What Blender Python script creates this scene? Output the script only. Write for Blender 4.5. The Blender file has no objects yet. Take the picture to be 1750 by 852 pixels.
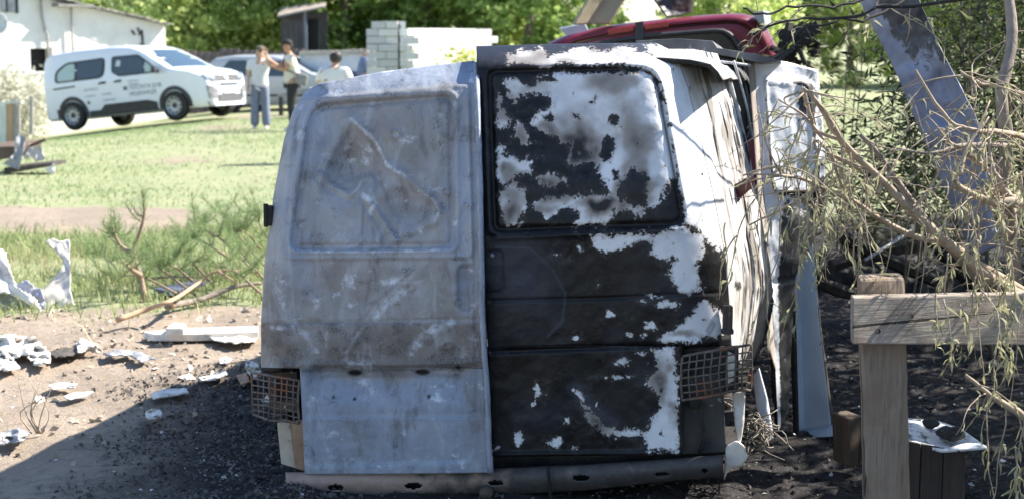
import bpy, math, random
import numpy as np
from mathutils import Vector, Matrix
random.seed(7); RNG = np.random.default_rng(11)
sc = bpy.context.scene
COL = sc.collection
R = math.radians

# ------------------------------------------------------------------ camera, sky, sun, exposure
FPX = 2600.0; W0 = 1750.0; H0 = 852.0; HOR = 69.0; CAMZ = 1.8
TILT = math.atan((H0/2-HOR)/FPX)
cam = bpy.data.cameras.new('camera'); camo = bpy.data.objects.new('camera', cam); COL.objects.link(camo)
camo.location = (0, 0, CAMZ); camo.rotation_euler = (math.pi/2-TILT, 0, 0)
cam.sensor_width = 36; cam.lens = FPX/W0*36; cam.clip_start = 0.1; cam.clip_end = 3000
cam.dof.use_dof = True; cam.dof.focus_distance = 5.85; cam.dof.aperture_fstop = 3.8
sc.camera = camo
SUN_AZ = 72.0; SUN_EL = 43.5                      # degrees right of straight ahead, above the horizon
w = bpy.data.worlds.new('World'); sc.world = w; w.use_nodes = True
nt = w.node_tree
sky = nt.nodes.new('ShaderNodeTexSky'); sky.sky_type = 'NISHITA'; sky.sun_disc = False
sky.sun_elevation = R(SUN_EL); sky.sun_rotation = R(SUN_AZ); sky.air_density = 1.0; sky.dust_density = 0.3; sky.ozone_density = 1.6
nt.links.new(sky.outputs[0], nt.nodes['Background'].inputs[0]); nt.nodes['Background'].inputs[1].default_value = 0.10
sun = bpy.data.lights.new('sun', 'SUN'); sun.energy = 5.0; sun.angle = R(0.53); sun.color = (1.0, 0.93, 0.82)
suno = bpy.data.objects.new('sun', sun); COL.objects.link(suno)
sv = Vector((math.sin(R(SUN_AZ))*math.cos(R(SUN_EL)), math.cos(R(SUN_AZ))*math.cos(R(SUN_EL)), math.sin(R(SUN_EL))))
suno.rotation_euler = sv.to_track_quat('Z', 'Y').to_euler(); suno.location = sv*60
sc.view_settings.view_transform = 'Standard'; sc.view_settings.look = 'None'
sc.view_settings.exposure = 1.4; sc.view_settings.gamma = 1.0
sc.cycles.use_denoising = True
sc.cycles.max_bounces = 7; sc.cycles.transparent_max_bounces = 8

# ------------------------------------------------------------------ pixel -> place
CPOS = np.array([0, 0, CAMZ]); FW = np.array([0, math.cos(TILT), -math.sin(TILT)]); UP = np.array([0, math.sin(TILT), math.cos(TILT)]); RT = np.array([1.0, 0, 0])
def ray(px, py):
    px = np.asarray(px, float); py = np.asarray(py, float)
    return FW + RT*((px-W0/2)/FPX)[..., None] + UP*((H0/2-py)/FPX)[..., None]
def on_plane(px, py, q, n, d=0.0):
    r = ray(px, py); n = np.asarray(n, float); n = n/np.linalg.norm(n)
    t = (np.dot(np.asarray(q, float)-CPOS, n)+d)/(r@n)
    return CPOS + r*np.asarray(t)[..., None]
def at_y(px, py, Y):
    r = ray(px, py); return CPOS + r*(np.asarray(Y, float)/r[..., 1])[..., None]
def at_z(px, py, z=0.0):
    r = ray(px, py); return CPOS + r*((np.asarray(z, float)-CAMZ)/r[..., 2])[..., None]
def wpx(P):                                       # place -> pixel (used for lookups while modelling)
    d = np.asarray(P, float)-CPOS; f = d@FW
    return W0/2+FPX*(d@RT)/f, H0/2-FPX*(d@UP)/f

# ------------------------------------------------------------------ noise
_T = np.random.default_rng(5).random(4096)
def vnoise(x, y, z=0.0):
    x, y, z = np.broadcast_arrays(np.asarray(x, float), np.asarray(y, float), np.asarray(z, float))
    xi, yi, zi = np.floor(x).astype(np.int64), np.floor(y).astype(np.int64), np.floor(z).astype(np.int64)
    fx, fy, fz = x-xi, y-yi, z-zi
    fx, fy, fz = fx*fx*(3-2*fx), fy*fy*(3-2*fy), fz*fz*(3-2*fz)
    def h(a, b, c): return _T[((a*73856093) ^ (b*19349663) ^ (c*83492791)) & 4095]
    r = 0
    for dx in (0, 1):
        for dy in (0, 1):
            for dz in (0, 1):
                r = r + h(xi+dx, yi+dy, zi+dz)*(fx if dx else 1-fx)*(fy if dy else 1-fy)*(fz if dz else 1-fz)
    return r*2-1
def fbm(x, y, z=0.0, o=4, g=0.5):
    r = 0; a = 1.0; s = 1.0; t = 0
    for k in range(o):
        r = r + a*vnoise(x*s+17.3*k, y*s+5.1*k, np.asarray(z, float)*s); t += a; a *= g; s *= 2.03
    return r/t
def sstep(a, b, x):
    t = np.clip((x-a)/(b-a), 0, 1); return t*t*(3-2*t)
def seg_dist(x, y, pts, closed=False):
    pts = list(pts); n = len(pts); d = np.full(np.shape(x), 1e9)
    for i in range(n if closed else n-1):
        ax, ay = pts[i]; bx, by = pts[(i+1) % n]
        vx, vy = bx-ax, by-ay; L = vx*vx+vy*vy+1e-9
        t = np.clip(((x-ax)*vx+(y-ay)*vy)/L, 0, 1)
        d = np.minimum(d, np.hypot(x-ax-t*vx, y-ay-t*vy))
    return d
def inside(x, y, pts):
    c = np.zeros(np.shape(x), bool); n = len(pts)
    for i in range(n):
        ax, ay = pts[i]; bx, by = pts[(i+1) % n]
        if ay == by: continue
        c ^= ((ay > y) != (by > y)) & (x < (bx-ax)*(y-ay)/(by-ay)+ax)
    return c
def sdf(x, y, pts):
    d = seg_dist(x, y, pts, True); return np.where(inside(x, y, pts), d, -d)
def ell(x, y, cx, cy, rx, ry): return (1-np.hypot((x-cx)/rx, (y-cy)/ry))*min(rx, ry)

# ------------------------------------------------------------------ meshes and objects
ORG = {}
def new_mesh(name, V, F, mats=(), smooth=False, attrs=None, fmat=None):
    me = bpy.data.meshes.new(name); V = np.asarray(V, np.float32).reshape(-1, 3)
    if isinstance(F, np.ndarray):
        k = F.shape[1]; me.vertices.add(len(V)); me.vertices.foreach_set('co', V.ravel())
        me.loops.add(F.size); me.loops.foreach_set('vertex_index', F.astype(np.int32).ravel())
        me.polygons.add(len(F)); me.polygons.foreach_set('loop_start', np.arange(0, F.size, k, dtype=np.int32))
        me.update(calc_edges=True)
    else:
        me.from_pydata([tuple(v) for v in V.tolist()], [], F)
    if smooth: me.polygons.foreach_set('use_smooth', np.ones(len(me.polygons), bool))
    for m in (mats if isinstance(mats, (list, tuple)) else [mats]): me.materials.append(m)
    if fmat is not None: me.polygons.foreach_set('material_index', np.asarray(fmat, np.int32))
    for k, a in (attrs or {}).items():
        at = me.attributes.new(k, 'FLOAT', 'POINT'); at.data.foreach_set('value', np.asarray(a, np.float32).ravel())
    me.validate(); me.update()
    return me
def link(name, me, parent=None, loc=None):
    o = bpy.data.objects.new(name, me); COL.objects.link(o)
    if parent is not None: o.parent = parent; ORG[o] = ORG[parent]
    else:
        o.location = loc if loc is not None else (0, 0, 0); ORG[o] = np.array(o.location, float)
    return o
def put(name, V, F, mats, parent=None, smooth=False, attrs=None, base=None, fmat=None, bevel=0, solid=0, solid_off=-1, solid_mat=0):
    V = np.asarray(V, float).reshape(-1, 3)
    if parent is not None: V = V-ORG[parent]; loc = None
    else:
        loc = base if base is not None else np.array([V[:, 0].mean(), V[:, 1].mean(), V[:, 2].min()]); V = V-np.asarray(loc)
    o = link(name, new_mesh(name, V, F, mats, smooth, attrs, fmat), parent, loc)
    if solid:
        m = o.modifiers.new('thickness', 'SOLIDIFY'); m.thickness = solid; m.offset = solid_off
        if solid_mat: m.material_offset = solid_mat; m.material_offset_rim = solid_mat
    if bevel:
        m = o.modifiers.new('edges', 'BEVEL'); m.width = bevel; m.segments = 2; m.limit_method = 'ANGLE'; m.angle_limit = R(35)
    return o
def tag(o, label=None, cat=None, group=None, kind=None):
    if label: o['label'] = label
    if cat: o['category'] = cat
    if group: o['group'] = group
    if kind: o['kind'] = kind
    return o
def thing(name, label, cat, loc, group=None, rotz=0):
    o = bpy.data.objects.new(name, None); COL.objects.link(o); o.location = loc; o.empty_display_size = 0.2
    o.rotation_euler = (0, 0, rotz)
    ORG[o] = np.array(loc, float); return tag(o, label, cat, group)
def dup(src, loc, rot=None, label=None, group=None, scale=None):
    r = src.copy(); COL.objects.link(r); r.location = loc
    if rot is not None: r.rotation_euler = rot if isinstance(rot, (tuple, list)) else (0, 0, rot)
    if scale is not None: r.scale = scale if isinstance(scale, (tuple, list)) else (scale,)*3
    if label: r['label'] = label
    if group: r['group'] = group
    for ch in list(src.children):
        c = ch.copy(); COL.objects.link(c); c.parent = r
        for g in list(ch.children):
            d = g.copy(); COL.objects.link(d); d.parent = c
    return r
class MB:
    def __init__(s): s.V = []; s.F = []; s.M = []
    def add(s, V, F, m=0):
        n = len(s.V); s.V += [tuple(map(float, v)) for v in V]; s.F += [tuple(i+n for i in f) for f in F]; s.M += [m]*len(F); return s
    def box(s, c, size, rot=None, m=0, taper=1.0):
        c = np.asarray(c, float); h = np.asarray(size, float)/2
        P = np.array([(x, y, z) for z in (-1, 1) for y in (-1, 1) for x in (-1, 1)], float)
        P[4:, :2] *= taper
        P = P*h
        if rot is not None: P = P@np.asarray(rot, float).T
        return s.add(P+c, [(0, 2, 3, 1), (4, 5, 7, 6), (0, 1, 5, 4), (2, 6, 7, 3), (0, 4, 6, 2), (1, 3, 7, 5)], m)
    def tube(s, pts, rad, n=6, m=0, caps=True):
        P = np.asarray(pts, float); k = len(P); rad = np.broadcast_to(np.asarray(rad, float), (k,))
        T = np.gradient(P, axis=0); T /= np.linalg.norm(T, axis=1)[:, None]+1e-9
        u = np.cross(T[0], [0.13, 0.31, 0.94]); 
        if np.linalg.norm(u) < 1e-3: u = np.cross(T[0], [1, 0, 0])
        V = []; a = np.arange(n)*2*math.pi/n
        for i in range(k):
            u = u-T[i]*np.dot(u, T[i]); u /= np.linalg.norm(u)+1e-9; v = np.cross(T[i], u)
            V.append(P[i]+rad[i]*(np.cos(a)[:, None]*u+np.sin(a)[:, None]*v))
        V = np.concatenate(V); F = []
        for i in range(k-1):
            for j in range(n): F.append((i*n+j, i*n+(j+1) % n, (i+1)*n+(j+1) % n, (i+1)*n+j))
        if caps: F += [tuple(range(n-1, -1, -1)), tuple(range((k-1)*n, k*n))]
        return s.add(V, F, m)
    def prism(s, poly, ext, m=0):
        P = np.asarray(poly, float); n = len(P); e = np.asarray(ext, float)
        return s.add(np.concatenate([P, P+e]), [tuple(range(n)), tuple(range(2*n-1, n-1, -1))]+[(i, i+n, (i+1) % n+n, (i+1) % n) for i in range(n)], m)
    def grid(s, G, m=0):
        G = np.asarray(G, float); nv, nu = G.shape[:2]
        return s.add(G.reshape(-1, 3), [(j*nu+i, j*nu+i+1, (j+1)*nu+i+1, (j+1)*nu+i) for j in range(nv-1) for i in range(nu-1)], m)
    def lathe(s, prof, c=(0, 0, 0), axis='z', n=24, m=0, rot=None):
        a = np.arange(n)*2*math.pi/n; V = []
        for (r, h) in prof: V.append(np.stack([r*np.cos(a), r*np.sin(a), np.full(n, h)], 1))
        V = np.concatenate(V); k = len(prof)
        if axis == 'y': V = V[:, [0, 2, 1]]*[1, 1, 1]
        if axis == 'x': V = V[:, [2, 0, 1]]
        if rot is not None: V = V@np.asarray(rot, float).T
        F = [(i*n+j, i*n+(j+1) % n, (i+1)*n+(j+1) % n, (i+1)*n+j) for i in range(k-1) for j in range(n)]
        if axis == 'y': F = [f[::-1] for f in F]
        return s.add(V+np.asarray(c, float), F, m)
    def build(s, name, mats, parent=None, smooth=False, base=None, bevel=0, solid=0, solid_off=-1, attrs=None):
        return put(name, np.array(s.V), s.F, mats, parent, smooth, attrs, base, s.M if any(s.M) else None, bevel, solid, solid_off)
def gridF(nv, nu, flip=False):
    j, i = np.meshgrid(np.arange(nv-1), np.arange(nu-1), indexing='ij'); a = (j*nu+i).ravel()
    F = np.stack([a, a+1, a+nu+1, a+nu], 1); return F[:, ::-1] if flip else F
def resample(pts, n):
    P = np.asarray(pts, float); d = np.r_[0, np.cumsum(np.linalg.norm(np.diff(P, axis=0), axis=1))]
    t = np.linspace(0, d[-1], n); return np.stack([np.interp(t, d, P[:, k]) for k in range(P.shape[1])], 1)
def spline(pts, n):                              # smooth curve through points
    P = np.asarray(pts, float)
    if len(P) < 3: return resample(P, n)
    Q = np.concatenate([[2*P[0]-P[1]], P, [2*P[-1]-P[-2]]]); out = []
    m = len(P)-1
    for t in np.linspace(0, m-1e-6, n):
        i = int(t); u = t-i; p0, p1, p2, p3 = Q[i], Q[i+1], Q[i+2], Q[i+3]
        out.append(0.5*((2*p1)+(-p0+p2)*u+(2*p0-5*p1+4*p2-p3)*u*u+(-p0+3*p1-3*p2+p3)*u**3))
    return np.array(out)
def coons(top, bottom, left, right, nu, nv):
    T, B = resample(top, nu), resample(bottom, nu); L, Rr = resample(left, nv), resample(right, nv)
    u = np.linspace(0, 1, nu)[None, :, None]; v = np.linspace(0, 1, nv)[:, None, None]
    G = (1-v)*T[None]+v*B[None]+(1-u)*L[:, None]+u*Rr[:, None]
    G -= (1-u)*(1-v)*T[0]+u*(1-v)*T[-1]+(1-u)*v*B[0]+u*v*B[-1]
    return G

# ------------------------------------------------------------------ materials
class NG:
    def __init__(s, name):
        s.m = bpy.data.materials.new(name); s.m.use_nodes = True; s.t = s.m.node_tree; s.b = s.t.nodes['Principled BSDF']
    def n(s, typ, **kw):
        x = s.t.nodes.new(typ)
        for k, v in kw.items(): setattr(x, k, v)
        return x
    def l(s, a, b): s.t.links.new(a, b)
    def set(s, sock, v):
        if hasattr(v, 'is_linked') or hasattr(v, 'links'): s.l(v, sock)
        else: sock.default_value = v
    def co(s, scale=(1, 1, 1), rot=(0, 0, 0)):
        t = s.n('ShaderNodeTexCoord'); m = s.n('ShaderNodeMapping'); s.l(t.outputs['Object'], m.inputs[0])
        m.inputs['Scale'].default_value = scale; m.inputs['Rotation'].default_value = rot; return m.outputs[0]
    def noise(s, scale, detail=4, rough=0.6, vec=None, dist=0.0):
        x = s.n('ShaderNodeTexNoise'); x.inputs['Scale'].default_value = scale; x.inputs['Detail'].default_value = detail
        x.inputs['Roughness'].default_value = rough; x.inputs['Distortion'].default_value = dist
        s.l(vec if vec is not None else s.co(), x.inputs['Vector']); return x.outputs[0]
    def voro(s, scale, vec=None, feature='F1'):
        x = s.n('ShaderNodeTexVoronoi'); x.feature = feature; x.inputs['Scale'].default_value = scale
        s.l(vec if vec is not None else s.co(), x.inputs['Vector']); return x.outputs['Distance'] if feature != 'F1c' else x.outputs[1]
    def attr(s, name):
        x = s.n('ShaderNodeAttribute'); x.attribute_name = name; return x.outputs['Fac']
    def math(s, op, a, b=0.0, c=0.0, clamp=False):
        x = s.n('ShaderNodeMath'); x.operation = op; x.use_clamp = clamp
        for i, v in enumerate((a, b, c)): s.set(x.inputs[i], v)
        return x.outputs[0]
    def ramp(s, v, a, b, smooth=True):
        x = s.n('ShaderNodeMapRange'); x.interpolation_type = 'SMOOTHSTEP' if smooth else 'LINEAR'
        s.set(x.inputs[0], v); x.inputs[1].default_value = a; x.inputs[2].default_value = b; return x.outputs[0]
    def mix(s, f, a, b):
        x = s.n('ShaderNodeMix'); x.data_type = 'RGBA'; s.set(x.inputs[0], f)
        for i, v in ((6, a), (7, b)): s.set(x.inputs[i], v if not isinstance(v, tuple) else (*v[:3], 1))
        return x.outputs[2]
    def mixf(s, f, a, b):
        x = s.n('ShaderNodeMix'); x.data_type = 'FLOAT'; s.set(x.inputs[0], f); s.set(x.inputs[2], a); s.set(x.inputs[3], b); return x.outputs[0]
    def out(s, color=None, rough=None, metal=None, bump=None, bdist=0.01, bstr=1.0, spec=None):
        for k, v in (('Base Color', color), ('Roughness', rough), ('Metallic', metal), ('Specular IOR Level', spec)):
            if v is not None: s.set(s.b.inputs[k], (*v, 1) if isinstance(v, tuple) else v)
        if bump is not None:
            x = s.n('ShaderNodeBump'); x.inputs['Distance'].default_value = bdist; x.inputs['Strength'].default_value = bstr
            s.l(bump, x.inputs['Height']); s.l(x.outputs[0], s.b.inputs['Normal'])
        return s.m
def pmat(name, c1, c2=None, scale=6.0, rough=0.75, bump=0.004, metal=0.0, stretch=(1, 1, 1), lo=0.35, hi=0.65, c3=None, s3=30.0, lo3=0.6, hi3=0.72, spec=None, detail=5):
    g = NG(name); v = g.co(stretch); n1 = g.noise(scale, detail, 0.62, v)
    col = g.mix(g.ramp(n1, lo, hi), c1, c2 or tuple(x*0.75 for x in c1))
    n2 = g.noise(s3, 4, 0.65, v)
    if c3: col = g.mix(g.ramp(n2, lo3, hi3), col, c3)
    return g.out(col, rough, metal, g.math('ADD', n1, g.math('MULTIPLY', n2, 0.5)) if bump else None, bump, 1.0, spec)
def leafmat(name, dark, light, trans=0.35, rough=0.6):
    g = NG(name); t = g.attr('tone'); col = g.mix(t, dark, light); g.out(col, rough, spec=0.3)
    tr = g.n('ShaderNodeBsdfTranslucent'); g.l(g.mix(0.35, col, tuple(min(1, x*1.5) for x in light)), tr.inputs[0])
    mx = g.n('ShaderNodeMixShader'); mx.inputs[0].default_value = trans
    g.l(g.b.outputs[0], mx.inputs[1]); g.l(tr.outputs[0], mx.inputs[2]); g.l(mx.outputs[0], g.t.nodes['Material Output'].inputs[0])
    return g.m
# ------------------------------------------------------------------ ground
def line_w(pts): return [tuple(p[:2]) for p in at_z(*np.array(pts, float).T)]
def ground_z(x, y):
    s = np.logaddexp(0, (-(x+7.0))*1.6)/1.6
    return -0.135*np.minimum(s, 9)*sstep(24, 35, y)
def char_amt(x, y):
    n = fbm(x*0.9, y*0.9, 3.0)*0.55
    left = sstep(-2.9, -1.0, x+n+np.clip(y-8.0, 0, 9)*-0.55)*sstep(9.6, 8.0, y+n)
    right = sstep(0.2, 1.0, x+n*0.5)*sstep(19, 13, y+n*3)
    left = left*(.66+.34*sstep(-1.7, -.9, x+n))
    return np.clip(np.maximum(left, right), 0, 1)
def grass_amt(x, y):
    n = fbm(x*1.1, y*1.1, 8.0)*0.7; f = fbm(x*4, y*4, 2.0, 3)*0.5
    g = sstep(9.6, 10.6, y+n*0.8+f*0.6)
    band = sstep(13.9, 14.6, y+n*0.5+f*.3)*sstep(16.9, 16.2, y+n*0.4+f*.3)*sstep(-2.0, -3.6, x+n)
    g = g*(1-0.95*band)
    t1 = seg_dist(x, y, line_w([(322, 345), (335, 260), (375, 215), (440, 196)])); t2 = seg_dist(x, y, line_w([(415, 345), (425, 260), (445, 222)]))
    track = sstep(0.9, 0.1, np.minimum(t1, t2*1.4)+f*0.5)*sstep(16, 19, y)
    g = g*(1-0.42*track)
    dry = sstep(0.15, 0.6, fbm(x*.35, y*.35, 1.0)+f*.4)*0.45
    return np.clip(g*(1-dry*sstep(16, 17, y)), 0, 1)
def axis_pts(segs):
    out = [np.arange(a, b, s) for a, b, s in segs]; return np.concatenate(out+[[segs[-1][1]]])
gx = axis_pts([(-400, -60, 40), (-60, -16, 2.0), (-16, -7, 0.3), (-7, 7, 0.07), (7, 16, .4), (16, 60, 3), (60, 400, 40)])
gy = axis_pts([(-60, 0, 6), (0, 4.6, .3), (4.6, 11, 0.05), (11, 20, 0.09), (20, 46, 0.35), (46, 100, 3), (100, 900, 60)])
GX, GY = np.meshgrid(gx, gy)
ch, gr = char_amt(GX, GY), grass_amt(GX, GY); gr = gr*(1-ch)
near = sstep(24, 10, GY)*sstep(9, 6, np.abs(GX))
GZ = ground_z(GX, GY)+near*(fbm(GX*1.3, GY*1.3, 0.5, 3)*0.03+fbm(GX*7, GY*7, 1.5, 4)*(0.012+0.022*ch)-0.012)
def make_ground():
    g = NG('earth'); v = g.co(); n1 = g.noise(1.7, 5, .6, v); n2 = g.noise(14, 6, .7, v); n3 = g.noise(60, 4, .7, v)
    sand = g.mix(g.ramp(n1, .35, .65), (0.345, 0.28, 0.22), (0.27, 0.22, 0.175)); sand = g.mix(g.ramp(n2, .5, .68), sand, (0.20, 0.17, 0.14))
    sand = g.mix(g.ramp(n3, .60, .68), sand, (0.48, 0.43, 0.37))
    grass = g.mix(g.ramp(n1, .35, .7), (0.27, 0.30, 0.17), (0.36, 0.35, 0.22)); grass = g.mix(g.ramp(n2, .45, .7), grass, (0.19, 0.24, 0.11))
    char = g.mix(g.ramp(n2, .4, .65), (0.018, 0.0165, 0.018), (0.050, 0.046, 0.046)); char = g.mix(g.ramp(n3, .62, .70), char, (0.25, 0.25, 0.26))
    e = g.math('MULTIPLY', g.math('SUBTRACT', n2, .5), .8)
    col = g.mix(g.ramp(g.math('ADD', g.attr('grass'), e), .3, .6), sand, grass)
    col = g.mix(g.ramp(g.math('ADD', g.attr('char'), g.math('MULTIPLY', g.math('SUBTRACT', n2, .5), .6)), .15, .85), col, char)
    return g.out(col, 0.92, None, g.math('ADD', g.math('MULTIPLY', n2, 1.0), g.math('MULTIPLY', n3, .4)), 0.02, 1.0, spec=0.2)
ground = put('ground', np.stack([GX, GY, GZ], -1), gridF(*GX.shape), make_ground(), None, True, {'grass': gr, 'char': ch}, base=(0, 0, 0))
tag(ground, kind='structure', label='sandy yard with burnt black soil around the van and a worn lawn behind')
def gz(x, y):
    x = np.asarray(x, float); y = np.asarray(y, float)
    c = char_amt(x, y); nr = sstep(24, 10, y)*sstep(9, 6, np.abs(x))
    return ground_z(x, y)+nr*(fbm(x*1.3, y*1.3, 0.5, 3)*0.03+fbm(x*7, y*7, 1.5, 4)*(0.012+0.022*c)-0.012)

# ------------------------------------------------------------------ burnt van
YAW = R(11); AX = np.array([math.sin(YAW), math.cos(YAW), 0]); LAT = np.array([math.cos(YAW), -math.sin(YAW), 0]); ZV = np.array([0, 0, 1.0])
Q0 = at_y(850, 450, 5.9)
def rp(px, py, d=0.0): return on_plane(px, py, Q0, AX, d)
van = thing('burnt_van', 'burnt out van with scorched grey left rear door and black flaking white right door', 'van', tuple(at_y(850, 450, 8.0)*[1, 1, 0]))

def m_ash():
    g = NG('burnt_bare_metal'); v = g.co(); n1 = g.noise(5, 6, .62, v, .8); n2 = g.noise(24, 6, .72, v, .5); n3 = g.noise(120, 3, .7, v); nv = g.noise(11, 6, .7, g.co((1, 1, .35)), .6)
    c = g.mix(g.ramp(n1, .35, .65), (0.355, 0.36, 0.385), (0.265, 0.265, 0.275))
    c = g.mix(g.math('MULTIPLY', g.attr('blue'), .8), c, (0.235, 0.30, 0.42)); c = g.mix(g.attr('brown'), c, (0.18, 0.16, 0.15))
    c = g.mix(g.math('MULTIPLY', g.ramp(nv, .52, .68), .5), c, (0.42, 0.45, 0.50)); c = g.mix(g.math('MULTIPLY', g.ramp(nv, .48, .34), .55), c, (0.12, 0.118, 0.125))
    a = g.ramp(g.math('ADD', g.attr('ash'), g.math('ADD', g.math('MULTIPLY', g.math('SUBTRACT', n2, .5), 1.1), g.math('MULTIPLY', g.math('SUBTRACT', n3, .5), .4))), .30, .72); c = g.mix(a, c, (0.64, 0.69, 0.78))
    s = g.ramp(g.math('ADD', g.attr('soot'), g.math('ADD', g.math('MULTIPLY', g.math('SUBTRACT', n3, .5), .9), g.math('MULTIPLY', g.math('SUBTRACT', n2, .5), .5))), .30, .85); c = g.mix(s, c, (0.04, 0.038, 0.04))
    c = g.mix(g.attr('hole'), c, (0.006, 0.006, 0.006))
    return g.out(c, g.mixf(n2, .5, .8), g.mixf(n1, 0.0, .3), g.math('ADD', n2, g.math('MULTIPLY', n3, .3)), 0.004, .8)
def m_char():
    g = NG('charred_paint'); v = g.co(); n1 = g.noise(4, 6, .6, v); n2 = g.noise(26, 6, .7, v, .6); n3 = g.noise(75, 4, .7, v)
    blk = g.mix(g.ramp(n1, .4, .65), (0.004, 0.004, 0.005), (0.013, 0.0125, 0.015)); blk = g.mix(g.ramp(n3, .64, .76), blk, (0.045, 0.043, 0.047))
    blk = g.mix(g.math('MULTIPLY', g.attr('ash'), .6), blk, (0.06, 0.072, 0.105))
    wht = g.mix(g.ramp(n1, .4, .65), (0.72, 0.73, 0.76), (0.58, 0.60, 0.64))
    so = g.math('ADD', g.attr('soot'), g.math('MULTIPLY', g.math('SUBTRACT', n1, .5), .5)); wht = g.mix(g.ramp(so, .02, .42), wht, (0.30, 0.275, 0.26)); wht = g.mix(g.ramp(so, .34, .95), wht, (0.015, 0.0145, 0.017))
    e = g.math('ADD', g.attr('paint'), g.math('ADD', g.math('MULTIPLY', g.math('SUBTRACT', n2, .5), .8), g.math('MULTIPLY', g.math('SUBTRACT', n3, .5), .55)))
    wht = g.mix(g.math('MULTIPLY', g.ramp(e, .66, .51), .62), wht, (0.30, 0.275, 0.255)); blk = g.mix(g.math('MULTIPLY', g.ramp(e, .30, .49), .5), blk, (0.055, 0.05, 0.05))
    pk = g.ramp(e, .49, .515); c = g.mix(pk, blk, wht)
    c = g.mix(g.attr('hole'), c, (0.004, 0.004, 0.004))
    h = g.math('ADD', g.math('MULTIPLY', pk, .8), g.math('ADD', g.math('MULTIPLY', n2, .28), g.math('MULTIPLY', n3, .22)))
    return g.out(c, g.mixf(pk, g.mixf(n1, .33, .55), .5), 0.0, h, 0.0035, 1.0, spec=.3)
MASH = m_ash(); MCHAR = m_char()
MSOOT = pmat('soot', (0.014, 0.013, 0.013), (0.035, 0.032, 0.03), 9, .9, .004, c3=(0.10, 0.085, 0.075))
MRUST = pmat('rusty_steel', (0.055, 0.05, 0.055), (0.10, 0.075, 0.06), 7, .8, .004, metal=.2, c3=(0.20, 0.10, 0.055), s3=18, lo3=.55, hi3=.68)
MRUSTY = pmat('orange_rust', (0.33, 0.19, 0.12), (0.42, 0.30, 0.22), 8, .85, .004, c3=(0.08, 0.06, 0.05), s3=22)
MWIRE = pmat('scorched_wire', (0.085, 0.068, 0.06), (0.16, 0.135, 0.12), 30, .8, 0, c3=(0.22, 0.09, 0.05), s3=12, lo3=.52, hi3=.62)

def roundrect(pts, rad, n=6):                     # polygon with rounded corners
    P = [np.array(p, float) for p in pts]; out = []
    for i in range(len(P)):
        a, b, c = P[i-1], P[i], P[(i+1) % len(P)]; r0 = rad if np.isscalar(rad) else rad[i]
        p = b+(a-b)/np.linalg.norm(a-b)*r0; q = b+(c-b)/np.linalg.norm(c-b)*r0
        for t in np.linspace(0, 1, n): out.append(tuple((1-t)**2*p+2*t*(1-t)*b+t*t*q))
    return out
def door(name, patches, dfun, afun, m, label, solid=0.025):
    V = []; F = []; n = 0; A = {}
    for (T, B, L, Rr, nu, nv) in patches:
        G = coons(T, B, L, Rr, nu, nv); x, y = G[..., 0], G[..., 1]
        V.append(rp(x, y, dfun(x, y)).reshape(-1, 3)); F.append(gridF(nv, nu, True)+n); n += nu*nv
        for k, a in afun(x, y).items(): A.setdefault(k, []).append(a.ravel())
    o = put(name, np.concatenate(V), np.concatenate(F), [m, MSOOT], van, True, {k: np.concatenate(a) for k, a in A.items()}, solid=solid, solid_off=-1, solid_mat=1)
    if label: o['label'] = label
    return o
g_ = lambda d, wd: np.exp(-(d/wd)**2)
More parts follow.
